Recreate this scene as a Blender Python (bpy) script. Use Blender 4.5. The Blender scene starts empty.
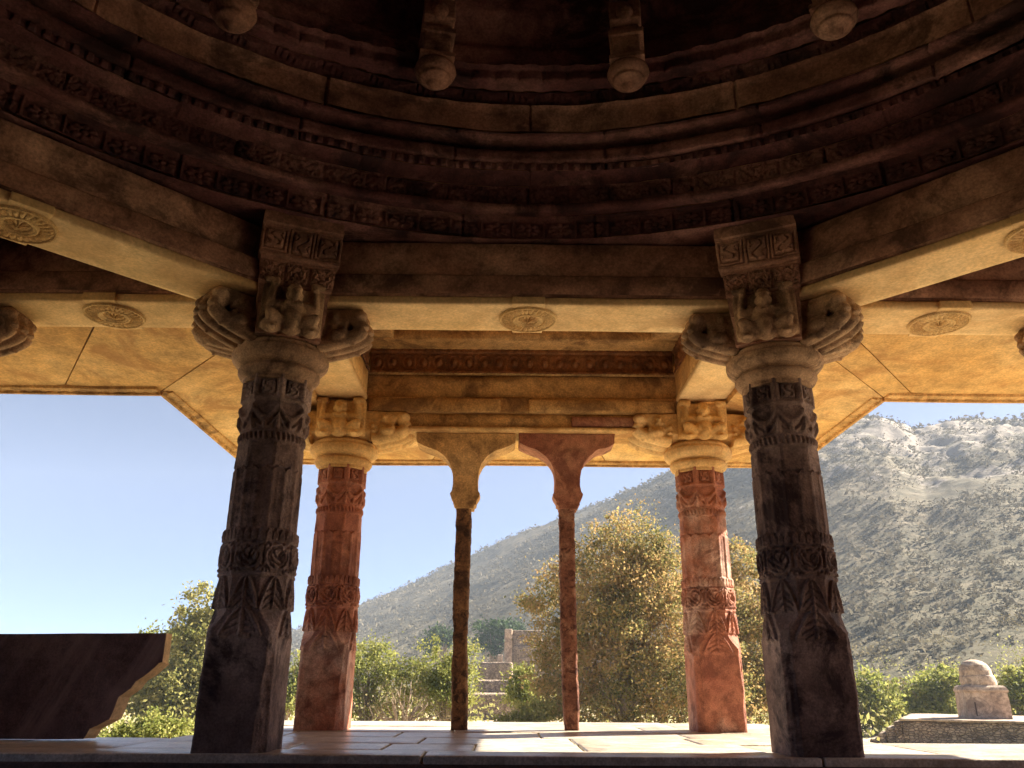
import bpy, math, numpy as np
from mathutils import Vector, Matrix
PI = math.pi
S = 3.2                                   # spacing of the front pillars in metres
rng = np.random.default_rng(7)
scene = bpy.context.scene
COL = scene.collection

# ------------------------------------------------------------------ noise
def _h(i, j, k, s):
    n = (i * 374761393 + j * 668265263 + k * 2147483647 + s * 1274126177) & 0xFFFFFFFF
    n = ((n ^ (n >> 13)) * 1274126177) & 0xFFFFFFFF
    n = ((n ^ (n >> 16)) * 2246822519) & 0xFFFFFFFF
    return ((n ^ (n >> 15)) & 0xFFFFFF) / float(0xFFFFFF) * 2 - 1
def vn(P, sc=1.0, s=0):
    P = np.asarray(P, float) * sc + 1000.0
    i = np.floor(P).astype(np.int64); f = P - i; f = f * f * (3 - 2 * f)
    x, y, z = i[..., 0], i[..., 1], i[..., 2]; a, b, c = f[..., 0], f[..., 1], f[..., 2]
    r = 0
    for dx in (0, 1):
        for dy in (0, 1):
            for dz in (0, 1):
                w = (a if dx else 1 - a) * (b if dy else 1 - b) * (c if dz else 1 - c)
                r = r + w * _h(x + dx, y + dy, z + dz, s)
    return r
def fbm(P, sc=1.0, o=4, s=0):
    r = 0; a = 1.0; t = 0
    for k in range(o):
        r = r + a * vn(P, sc * 2 ** k, s + k * 17); t += a; a *= .5
    return r / t
def sst(a, b, x):
    t = np.clip((x - a) / (b - a), 0, 1); return t * t * (3 - 2 * t)

# ------------------------------------------------------------------ objects
def obj(name, V, F, mat, parent=None, smooth=False, loc=None, rz=0):
    me = bpy.data.meshes.new(name)
    V = np.asarray(V, float)
    if isinstance(F, np.ndarray):
        n, k = F.shape
        me.vertices.add(len(V)); me.vertices.foreach_set('co', V.ravel())
        me.loops.add(n * k); me.loops.foreach_set('vertex_index', F.ravel().astype(np.int32))
        me.polygons.add(n); me.polygons.foreach_set('loop_start', (np.arange(n) * k).astype(np.int32))
        me.polygons.foreach_set('loop_total', np.full(n, k, np.int32))
        me.update(calc_edges=True)
    else:
        me.from_pydata(V.tolist(), [], [list(f) for f in F])
    if smooth:
        me.polygons.foreach_set('use_smooth', np.ones(len(me.polygons), bool))
    me.update()
    if mat: me.materials.append(mat)
    o = bpy.data.objects.new(name, me); COL.objects.link(o)
    if parent is not None: o.parent = parent
    if loc is not None: o.location = loc
    if rz: o.rotation_euler = (0, 0, rz)
    return o
def tag(o, label, cat, group=None, kind=None):
    o['label'] = label; o['category'] = cat
    if group: o['group'] = group
    o['kind'] = kind or 'thing'
    return o
def thing(name, label, cat, loc=(0, 0, 0), rz=0, group=None):
    o = bpy.data.objects.new(name, None); COL.objects.link(o); o.empty_display_size = .2
    o.location = loc; o.rotation_euler = (0, 0, rz)
    return tag(o, label, cat, group)
def structure(o, label=None):
    o['kind'] = 'structure'
    if label: o['label'] = label
    return o
def put(o, parent, loc=None, rz=0):
    c = o.copy(); COL.objects.link(c); c.parent = parent
    if loc is not None: c.location = loc
    if rz: c.rotation_euler = (0, 0, rz)
    return c
def join(parts):
    V = []; F = []; n = 0
    for v, f in parts:
        v = np.asarray(v, float)
        V.append(v); F += [tuple(int(i) + n for i in q) for q in f]; n += len(v)
    return np.concatenate(V), F
def gridf(nu, nv, closed=False, off=0):
    """quads of a (nv rows) x (nu columns) grid; closed joins the last column to the first"""
    i, j = np.meshgrid(np.arange(nu if closed else nu - 1), np.arange(nv - 1))
    a = j * nu + i; b = j * nu + (i + 1) % nu
    return np.stack([a, b, b + nu, a + nu], -1).reshape(-1, 4) + off
def tube_grid(P, cap=True):
    """P: rows x ring x 3 closed rings"""
    r, n, _ = P.shape
    F = [tuple(q) for q in gridf(n, r, True)]
    if cap:
        F.append(tuple(range(n - 1, -1, -1))); F.append(tuple((r - 1) * n + i for i in range(n)))
    return P.reshape(-1, 3), F
def rbox(lo, hi, step=.12, amp=.004, edge=.012, seed=0, wear=.012):
    """box with a subdivided, slightly uneven surface and worn edges"""
    lo = np.array(lo, float); hi = np.array(hi, float); d = hi - lo
    n = np.maximum(2, np.minimum(90, np.round(d / step).astype(int) + 1)) + 2
    ax = []
    for k in range(3):
        e = min(edge, d[k] * .25)
        ax.append(np.concatenate([[0], np.linspace(e, d[k] - e, n[k] - 2), [d[k]]]) + lo[k])
    Vs = []; Fs = []; off = 0
    for k in range(3):
        a, b = [(1, 2), (2, 0), (0, 1)][k]
        A, B = np.meshgrid(ax[a], ax[b])
        for side in (0, 1):
            P = np.zeros(A.shape + (3,)); P[..., a] = A; P[..., b] = B; P[..., k] = (lo, hi)[side][k]
            f = gridf(len(ax[a]), len(ax[b]), off=off)
            if side == 0: f = f[:, ::-1]
            Vs.append(P.reshape(-1, 3)); Fs.append(f); off += len(Vs[-1])
    V = np.concatenate(Vs); F = np.concatenate(Fs)
    key = np.round(V * 1e5).astype(np.int64)
    _, idx, inv = np.unique(key, axis=0, return_index=True, return_inverse=True)
    V = V[idx]; F = inv.reshape(-1)[F]
    # pull edges in
    c = (lo + hi) / 2; h = d / 2
    q = np.abs(V - c); near = (q > h - 1e-6).sum(1)
    w = np.where(near >= 2, 1.0, 0.0) * (.45 + .9 * np.clip(fbm(V, 3.1, 3, seed + 5), 0, 1) ** 1.3 * 2)
    V = V - np.sign(V - c) * (q > h - 1e-6) * (w * wear)[:, None] * .7
    nz = np.stack([fbm(V, 1.3, 3, seed), fbm(V, 1.3, 3, seed + 50), fbm(V, 1.3, 3, seed + 90)], -1)
    return V + nz * amp, F
def xf(vf, loc=(0, 0, 0), rz=0, rx=0, ry=0, sc=1):
    v, f = vf
    M = Matrix.Rotation(rz, 3, 'Z') @ Matrix.Rotation(ry, 3, 'Y') @ Matrix.Rotation(rx, 3, 'X')
    return np.asarray(v) * sc @ np.array(M).T + np.array(loc), f
def lathe(prof, n=48, amp=0, seed=0):
    t = np.linspace(0, 2 * PI, n, endpoint=False)
    p = np.array(prof, float)
    P = np.stack([p[:, :1] * np.cos(t), p[:, :1] * np.sin(t), np.repeat(p[:, 1:], n, 1)], -1)
    if amp:
        P = P * (1 + 0 * P) ; d = fbm(P, 5, 3, seed) * amp
        P[..., 0] += np.cos(t) * d; P[..., 1] += np.sin(t) * d
    return tube_grid(P)
def dense(prof, k=4):
    p = np.array(prof, float); out = [p[0]]
    for a, b in zip(p[:-1], p[1:]):
        for i in range(1, k + 1): out.append(a + (b - a) * i / k)
    return out
def ellipsoid(c, r, rx=0, ry=0, rz=0, n=14, m=9):
    t = np.linspace(0, 2 * PI, n, endpoint=False); u = np.linspace(.02, PI - .02, m)
    P = np.stack([np.sin(u)[:, None] * np.cos(t), np.sin(u)[:, None] * np.sin(t), np.repeat(-np.cos(u)[:, None], n, 1)], -1) * np.array(r)
    v, f = tube_grid(P)
    M = np.array(Matrix.Rotation(rz, 3, 'Z') @ Matrix.Rotation(ry, 3, 'Y') @ Matrix.Rotation(rx, 3, 'X'))
    return v @ M.T + np.array(c), f
def tube(pts, rad, n=8, cap=True):
    pts = np.array(pts, float); rad = np.broadcast_to(np.array(rad, float), (len(pts),))
    T = np.gradient(pts, axis=0); T /= np.linalg.norm(T, axis=1)[:, None] + 1e-9
    ref = np.array([0, 0, 1.]) if abs(T[0][2]) < .9 else np.array([1., 0, 0])
    R = []
    for p, t, r in zip(pts, T, rad):
        a = np.cross(ref, t); a /= np.linalg.norm(a) + 1e-9; b = np.cross(t, a)
        th = np.linspace(0, 2 * PI, n, endpoint=False)
        R.append(p + r * (np.cos(th)[:, None] * a + np.sin(th)[:, None] * b))
    return tube_grid(np.array(R), cap)
def capsule(p, q, r1, r2, n=10):
    p = np.array(p, float); q = np.array(q, float); t = (q - p) / np.linalg.norm(q - p)
    pts = [p - t * r1 * .95, p - t * r1 * .7, p, p + (q - p) * .5, q, q + t * r2 * .7, q + t * r2 * .95]
    return tube(pts, [r1 * .3, r1 * .72, r1, (r1 + r2) / 2, r2, r2 * .72, r2 * .3], n)
def remeshed(name, parts, voxel, mat, smooth_it=4):
    V, F = join(parts)
    me = bpy.data.meshes.new(name); me.from_pydata(V.tolist(), [], F); me.update()
    o = bpy.data.objects.new(name, me); COL.objects.link(o)
    m = o.modifiers.new('r', 'REMESH'); m.mode = 'VOXEL'; m.voxel_size = voxel
    s = o.modifiers.new('s', 'SMOOTH'); s.iterations = smooth_it; s.factor = .5
    dg = bpy.context.evaluated_depsgraph_get()
    new = bpy.data.meshes.new_from_object(o.evaluated_get(dg))
    bpy.data.objects.remove(o); bpy.data.meshes.remove(me)
    new.name = name; new.materials.clear(); new.materials.append(mat)
    new.polygons.foreach_set('use_smooth', np.ones(len(new.polygons), bool))
    return new
def link_mesh(name, me, parent, loc=None, rot=None, sc=None):
    o = bpy.data.objects.new(name, me); COL.objects.link(o); o.parent = parent
    if loc is not None: o.location = loc
    if rot is not None: o.rotation_euler = rot
    if sc is not None: o.scale = sc
    return o

# ------------------------------------------------------------------ materials
class NT:
    def __init__(s, name):
        s.m = bpy.data.materials.new(name); s.m.use_nodes = True
        s.t = s.m.node_tree; s.b = s.t.nodes['Principled BSDF']; s.out = s.t.nodes['Material Output']
    def n(s, ty, **k):
        x = s.t.nodes.new(ty)
        for a, v in k.items():
            if a.startswith('i_'): x.inputs[a[2:].replace('_', ' ')].default_value = v
            else: setattr(x, a, v)
        return x
    def l(s, a, b): s.t.links.new(a, b)
    def ramp(s, fac, stops):
        r = s.n('ShaderNodeValToRGB'); e = r.color_ramp.elements
        while len(e) < len(stops): e.new(.5)
        for k, (p, c) in enumerate(stops):
            e[k].position = p; e[k].color = (*c, 1) if len(c) == 3 else c
        s.l(fac, r.inputs[0]); return r
    def mix(s, fac, a, b, mode='MIX'):
        x = s.n('ShaderNodeMix', data_type='RGBA', blend_type=mode)
        for v, i in ((fac, 0), (a, 6), (b, 7)):
            if hasattr(v, 'links'): s.l(v, x.inputs[i])
            elif i == 0: x.inputs[0].default_value = v
            else: x.inputs[i].default_value = (*v, 1)
        return x.outputs[2]
def stone(name, c1, c2, c3, sc=1.0, rough=.85, bump=.5, streak=.35, stain=(.05, .035, .03), stain_amt=.35, rubble=.0, speck=.5, con=1.0, slant=0):
    k = NT(name)
    tc = k.n('ShaderNodeTexCoord'); oi = k.n('ShaderNodeObjectInfo')
    ad = k.n('ShaderNodeVectorMath', operation='MULTIPLY_ADD'); ml = k.n('ShaderNodeCombineXYZ')
    k.l(oi.outputs['Random'], ml.inputs[0]); k.l(oi.outputs['Random'], ml.inputs[1]); k.l(oi.outputs['Random'], ml.inputs[2])
    k.l(ml.outputs[0], ad.inputs[0]); ad.inputs[1].default_value = (37, 53, 71); k.l(tc.outputs['Object'], ad.inputs[2])
    co = ad.outputs[0]
    n1 = k.n('ShaderNodeTexNoise', i_Scale=1.1 * sc, i_Detail=6.0, i_Roughness=.62); k.l(co, n1.inputs['Vector'])
    n2 = k.n('ShaderNodeTexNoise', i_Scale=7 * sc, i_Detail=8.0, i_Roughness=.7); k.l(co, n2.inputs['Vector'])
    n3 = k.n('ShaderNodeTexNoise', i_Scale=70 * sc, i_Detail=3.0, i_Roughness=.6); k.l(co, n3.inputs['Vector'])
    base = k.ramp(n1.outputs[0], [(.32, c1), (.5, c2), (.68, c3)]).outputs[0]
    f2 = k.ramp(n2.outputs[0], [(.34, (.42, .40, .38)), (.5, (.92, .90, .88)), (.66, (1.3, 1.28, 1.25))]).outputs[0]
    base = k.mix(.75 * con, base, f2, 'MULTIPLY')
    f3 = k.ramp(n3.outputs[0], [(.36, (.5, .5, .5)), (.64, (1.35, 1.35, 1.35))]).outputs[0]
    base = k.mix(speck, base, f3, 'MULTIPLY')
    # vertical streaks + stains
    mp = k.n('ShaderNodeMapping'); mp.inputs['Scale'].default_value = (6 * sc, 6 * sc, .5 * sc); mp.vector_type = 'TEXTURE' if False else 'POINT'
    if slant:
        m0 = k.n('ShaderNodeMapping'); m0.inputs['Rotation'].default_value = (0, slant, 0); k.l(co, m0.inputs[0]); k.l(m0.outputs[0] if slant else co, mp.inputs[0])
    n4 = k.n('ShaderNodeTexNoise', i_Scale=1.0, i_Detail=5.0, i_Roughness=.6); k.l(mp.outputs[0], n4.inputs['Vector'])
    st = k.ramp(n4.outputs[0], [(.5, (0, 0, 0)), (.72, (streak,) * 3)]).outputs[0]
    base = k.mix(st, base, stain)
    n5 = k.n('ShaderNodeTexNoise', i_Scale=2.3 * sc, i_Detail=9.0, i_Roughness=.72, i_Distortion=.6); k.l(co, n5.inputs['Vector'])
    s5 = k.ramp(n5.outputs[0], [(.50, (0, 0, 0)), (.60, (stain_amt,) * 3)]).outputs[0]
    base = k.mix(s5, base, stain)
    bh = n2.outputs[0]
    if rubble:     # irregular courses of small stones with dark joints
        mp2 = k.n('ShaderNodeMapping'); mp2.inputs['Scale'].default_value = (rubble, rubble, rubble * 1.9); k.l(co, mp2.inputs[0])
        dn = k.n('ShaderNodeMix', data_type='RGBA'); dn.inputs[0].default_value = .06; k.l(mp2.outputs[0], dn.inputs[6]); k.l(n2.outputs['Color'], dn.inputs[7])
        vo = k.n('ShaderNodeTexVoronoi', feature='DISTANCE_TO_EDGE', i_Scale=1.0); k.l(dn.outputs[2], vo.inputs['Vector'])
        vc = k.n('ShaderNodeTexVoronoi', i_Scale=1.0); k.l(dn.outputs[2], vc.inputs['Vector'])
        hs = k.n('ShaderNodeRGBToBW'); k.l(vc.outputs['Color'], hs.inputs[0])
        base = k.mix(.8, base, k.ramp(hs.outputs[0], [(.1, (.55, .53, .5)), (.9, (1.35, 1.3, 1.25))]).outputs[0], 'MULTIPLY')
        jr = k.ramp(vo.outputs[0], [(.02, (1, 1, 1)), (.09, (0, 0, 0))]).outputs[0]
        base = k.mix(jr, base, stain)
        bh = k.mix(.7, n2.outputs['Color'], k.ramp(vo.outputs[0], [(.0, (0, 0, 0)), (.16, (1, 1, 1))]).outputs[0])
    k.l(base, k.b.inputs['Base Color'])
    k.b.inputs['Roughness'].default_value = rough
    k.b.inputs['Specular IOR Level'].default_value = .3
    b1 = k.n('ShaderNodeBump', i_Strength=bump, i_Distance=.016 if not rubble else .06); k.l(bh, b1.inputs['Height'])
    b2 = k.n('ShaderNodeBump', i_Strength=bump, i_Distance=.003); k.l(n3.outputs[0], b2.inputs['Height'])
    k.l(b1.outputs[0], b2.inputs['Normal']); k.l(b2.outputs[0], k.b.inputs['Normal'])
    return k.m
M = {}
M['yellow'] = stone('yellow_sandstone', (.54, .31, .105), (.68, .43, .175), (.74, .52, .26), .8, stain=(.34, .15, .05), stain_amt=.6, streak=.2, con=.8, speck=.35)
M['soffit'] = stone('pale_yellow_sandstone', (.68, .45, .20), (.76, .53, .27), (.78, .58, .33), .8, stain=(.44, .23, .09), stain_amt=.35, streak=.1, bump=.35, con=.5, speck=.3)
M['brown'] = stone('brown_sandstone', (.44, .24, .085), (.58, .35, .14), (.66, .42, .19), 1.0, stain=(.08, .03, .015), stain_amt=.6, streak=.45)
M['frieze'] = stone('frieze_stone', (.20, .08, .035), (.27, .12, .05), (.33, .16, .07), 1.2, stain=(.06, .025, .015), stain_amt=.6)
M['dome'] = stone('shade_dark_sandstone', (.085, .030, .031), (.16, .062, .060), (.40, .21, .175), .9, stain=(.025, .011, .012), stain_amt=.8, streak=.6, bump=1.0, con=1.2)  # same sandstone, with the interior shade put into a darker colour
M['beam'] = stone('weathered_shaded_beam_stone', (.20, .095, .065), (.36, .19, .13), (.56, .35, .25), .9, stain=(.06, .026, .018), stain_amt=.75, streak=.7, con=1.2)  # weathered stone, also darkened to carry the shade on the beam faces
M['darkpillar'] = stone('dark_purple_sandstone', (.11, .060, .048), (.21, .135, .11), (.44, .32, .27), 1.1, stain=(.035, .016, .015), stain_amt=.9, streak=.7, bump=1.0)  # strong dark stain also stands in for shade on the near faces
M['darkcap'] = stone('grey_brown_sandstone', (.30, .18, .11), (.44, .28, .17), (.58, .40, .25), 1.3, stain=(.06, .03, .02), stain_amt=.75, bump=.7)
M['redpillar'] = stone('orange_red_sandstone', (.32, .11, .07), (.44, .18, .11), (.60, .42, .33), 1.5, stain=(.13, .042, .028), stain_amt=.7, streak=.5, bump=.9)
M['pinkred'] = stone('pink_red_sandstone', (.32, .12, .08), (.42, .19, .12), (.52, .29, .18), 1.8, stain=(.12, .035, .025), stain_amt=.6, bump=.8)
M['roughdark'] = stone('rough_dark_stone', (.10, .05, .025), (.22, .11, .05), (.40, .22, .10), 6.0, stain=(.04, .02, .012), stain_amt=.9, bump=1.0, speck=.8)
M['roughred'] = stone('rough_red_stone', (.18, .075, .05), (.30, .13, .08), (.46, .26, .17), 6.0, stain=(.08, .025, .015), stain_amt=.9, bump=1.0, speck=.8)
M['floor'] = stone('pale_flagstone', (.42, .36, .29), (.50, .44, .36), (.58, .52, .45), 1.0, rough=.30, stain=(.30, .22, .15), stain_amt=.4, streak=.1, bump=.25)
M['medallion'] = stone('worn_medallion_stone', (.60, .38, .16), (.68, .46, .21), (.72, .51, .26), 2.0, stain=(.40, .20, .08), stain_amt=.5, con=.6)
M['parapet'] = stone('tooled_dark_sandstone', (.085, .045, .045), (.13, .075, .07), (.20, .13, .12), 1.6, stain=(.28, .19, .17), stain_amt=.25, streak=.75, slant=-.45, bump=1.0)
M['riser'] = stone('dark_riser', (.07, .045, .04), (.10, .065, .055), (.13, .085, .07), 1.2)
M['ruin'] = stone('rubble_masonry', (.32, .25, .19), (.44, .35, .27), (.55, .45, .36), .6, stain=(.13, .095, .075), stain_amt=.5, bump=1.0, rubble=5.5)
M['shrine'] = stone('pale_weathered_plaster', (.36, .26, .19), (.50, .38, .29), (.60, .49, .39), .9, stain=(.17, .125, .10), stain_amt=.75, bump=1.0, streak=.5)
M['bark'] = stone('bark', (.20, .15, .10), (.30, .24, .18), (.42, .35, .27), 3)
M['drywood'] = stone('dry_wood', (.38, .28, .19), (.48, .37, .27), (.56, .46, .36), 3)

def leafmat(name, cols, transl=.35):
    k = NT(name)
    g = k.n('ShaderNodeNewGeometry'); tc = k.n('ShaderNodeTexCoord')
    n = k.n('ShaderNodeTexNoise', i_Scale=.55, i_Detail=3.0); k.l(tc.outputs['Object'], n.inputs['Vector'])
    m = k.n('ShaderNodeMath', operation='MULTIPLY_ADD'); k.l(g.outputs['Random Per Island'], m.inputs[0]); m.inputs[1].default_value = .5
    m2 = k.n('ShaderNodeMath', operation='MULTIPLY'); k.l(n.outputs[0], m2.inputs[0]); m2.inputs[1].default_value = 1.0
    k.l(m2.outputs[0], m.inputs[2])
    st = [(.35 + .75 * i / max(1, len(cols) - 1) * .8, c) for i, c in enumerate(cols)]
    c = k.ramp(m.outputs[0], st).outputs[0]
    k.l(c, k.b.inputs['Base Color']); k.b.inputs['Roughness'].default_value = .6; k.b.inputs['Specular IOR Level'].default_value = .0 if transl < .22 else .08
    tr = k.n('ShaderNodeBsdfTranslucent'); k.l(c, tr.inputs[0])
    mx = k.n('ShaderNodeMixShader'); mx.inputs[0].default_value = transl
    k.l(k.b.outputs[0], mx.inputs[1]); k.l(tr.outputs[0], mx.inputs[2]); k.l(mx.outputs[0], k.out.inputs[0])
    return k.m
M['leaf_olive'] = leafmat('mottled_olive_leaves', [(.075, .09, .03), (.19, .185, .06), (.36, .29, .11), (.47, .31, .14)], .42)
M['leaf_bright'] = leafmat('bright_green_leaves', [(.09, .12, .03), (.21, .235, .055), (.36, .35, .11)], .45)
M['leaf_mid'] = leafmat('mid_green_leaves', [(.12, .14, .04), (.26, .26, .08), (.40, .36, .14)], .45)
M['leaf_dark'] = leafmat('dark_green_leaves', [(.02, .045, .018), (.04, .075, .025), (.06, .09, .03)], .25)
M['leaf_dry'] = leafmat('dry_scrub_leaves', [(.10, .085, .04), (.17, .14, .06), (.24, .19, .10)], .3)
M['scrub'] = leafmat('hillside_scrub', [(.095, .085, .056), (.125, .108, .074), (.16, .137, .098)], .15)
M['grass'] = leafmat('grass_blades', [(.07, .12, .02), (.13, .17, .035), (.22, .21, .07)], .4)

def hillmat():
    k = NT('dry_hillside')
    tc = k.n('ShaderNodeTexCoord'); co = tc.outputs['Object']
    n1 = k.n('ShaderNodeTexNoise', i_Scale=.018, i_Detail=9.0, i_Roughness=.68); k.l(co, n1.inputs[0])
    n2 = k.n('ShaderNodeTexNoise', i_Scale=.38, i_Detail=8.0, i_Roughness=.72); k.l(co, n2.inputs[0])
    n3 = k.n('ShaderNodeTexNoise', i_Scale=.05, i_Detail=8.0, i_Roughness=.75); k.l(co, n3.inputs[0])
    base = k.ramp(n1.outputs[0], [(.36, (.115, .098, .066)), (.5, (.150, .124, .084)), (.64, (.195, .158, .11))]).outputs[0]
    sp = k.ramp(n2.outputs[0], [(.42, (1, 1, 1)), (.58, (0, 0, 0))]).outputs[0]
    base = k.mix(sp, base, (.088, .077, .052))
    at = k.n('ShaderNodeAttribute', attribute_name='rock')
    ad = k.n('ShaderNodeMath', operation='ADD'); k.l(at.outputs['Fac'], ad.inputs[0]); k.l(n3.outputs[0], ad.inputs[1])
    ad2 = k.n('ShaderNodeMath', operation='MULTIPLY_ADD'); k.l(n2.outputs[0], ad2.inputs[0]); ad2.inputs[1].default_value = .5; k.l(ad.outputs[0], ad2.inputs[2])
    rk = k.ramp(ad2.outputs[0], [(.98, (0, 0, 0)), (1.0, (.9, .9, .9))]); rk.color_ramp.elements[0].position = .93
    sx = k.n('ShaderNodeSeparateXYZ'); k.l(co, sx.inputs[0])
    gz = k.n('ShaderNodeMath', operation='MULTIPLY_ADD'); k.l(n3.outputs[0], gz.inputs[0]); gz.inputs[1].default_value = 90.0; k.l(sx.outputs[2], gz.inputs[2])
    gr = k.n('ShaderNodeMapRange'); gr.inputs['From Min'].default_value = 95; gr.inputs['From Max'].default_value = 40; k.l(gz.outputs[0], gr.inputs[0])
    gm = k.n('ShaderNodeMath', operation='MULTIPLY'); k.l(gr.outputs[0], gm.inputs[0]); gm.inputs[1].default_value = .22
    base = k.mix(gm.outputs[0], base, (.078, .085, .042))
    base = k.mix(rk.outputs[0], base, (.26, .225, .195))
    k.l(base, k.b.inputs['Base Color']); k.b.inputs['Roughness'].default_value = .95; k.b.inputs['Specular IOR Level'].default_value = .1
    b = k.n('ShaderNodeBump', i_Strength=.6, i_Distance=.8); k.l(n2.outputs[0], b.inputs['Height']); k.l(b.outputs[0], k.b.inputs['Normal'])
    return k.m
M['hill'] = hillmat()
def groundmat():
    k = NT('dry_ground')
    tc = k.n('ShaderNodeTexCoord'); co = tc.outputs['Object']
    n1 = k.n('ShaderNodeTexNoise', i_Scale=.12, i_Detail=8.0, i_Roughness=.65); k.l(co, n1.inputs[0])
    n2 = k.n('ShaderNodeTexNoise', i_Scale=3, i_Detail=8.0, i_Roughness=.7); k.l(co, n2.inputs[0])
    base = k.ramp(n1.outputs[0], [(.40, (.24, .24, .09)), (.50, (.52, .41, .25)), (.65, (.60, .49, .33))]).outputs[0]
    f = k.ramp(n2.outputs[0], [(.35, (.6, .6, .6)), (.65, (1.1, 1.1, 1.1))]).outputs[0]
    base = k.mix(.7, base, f, 'MULTIPLY')
    k.l(base, k.b.inputs['Base Color']); k.b.inputs['Roughness'].default_value = .95
    b = k.n('ShaderNodeBump', i_Strength=.8, i_Distance=.05); k.l(n2.outputs[0], b.inputs['Height']); k.l(b.outputs[0], k.b.inputs['Normal'])
    return k.m
M['ground'] = groundmat()

# ------------------------------------------------------------------ carved motifs: u,v in [-1,1] -> 0..1
def m_flower(u, v, n=8):
    r = np.hypot(u, v); a = np.arctan2(v, u)
    pet = sst(.95, .8, r + .18 * (1 - np.abs(np.cos(n * a / 2)))) * sst(.26, .34, r) * (0.55 + .45 * np.abs(np.cos(n * a / 2)))
    return np.maximum(pet, sst(.26, .16, r))
def m_scroll(u, v, s=0):
    a = np.sin(5.2 * u + 2.6 * np.sin(3.1 * v + s)) * np.cos(4.4 * v + 2.1 * np.sin(3.7 * u + s))
    r = np.hypot(u, v)
    return sst(.05, .3, np.abs(a)) * sst(1.0, .85, np.maximum(np.abs(u), np.abs(v))) * .8 + .5 * sst(.12, .0, np.abs(r - .55))
def m_fret(u, v):
    b = np.maximum(np.abs(u), np.abs(v))
    f = sst(.78, .84, b) * sst(1.0, .96, b) * .6
    g = sst(.1, .25, np.abs(np.sin(4.2 * u + 1.5 * np.sin(5 * v)))) * sst(.72, .6, b)
    return np.maximum(f, g)
def m_swag(u, v):
    d = v + .25 - .75 * u * u
    s = sst(.34, .1, np.abs(d)) * .9 + sst(.18, .05, np.abs(d + .62)) * .4
    drop = sst(.26, .1, np.hypot(u * 1.1, (v + .62) * .8)) + sst(.22, .1, np.abs(np.abs(u) - .98) + .12 * (v + 1)) * sst(-1, -.5, v)
    return np.clip(s + drop, 0, 1)
def m_leaf(u, v):
    w = .8 * np.clip(1 - v, 0, 2) ** .6 * .75
    e = sst(.14, .02, np.abs(np.abs(u) - w)); mid = sst(.1, .03, np.abs(u)) * .5
    inn = sst(.12, .3, np.abs(np.sin(7 * v + 6 * np.abs(u)))) * (np.abs(u) < w - .1) * .5
    return np.clip(e + mid + inn, 0, 1)

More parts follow.
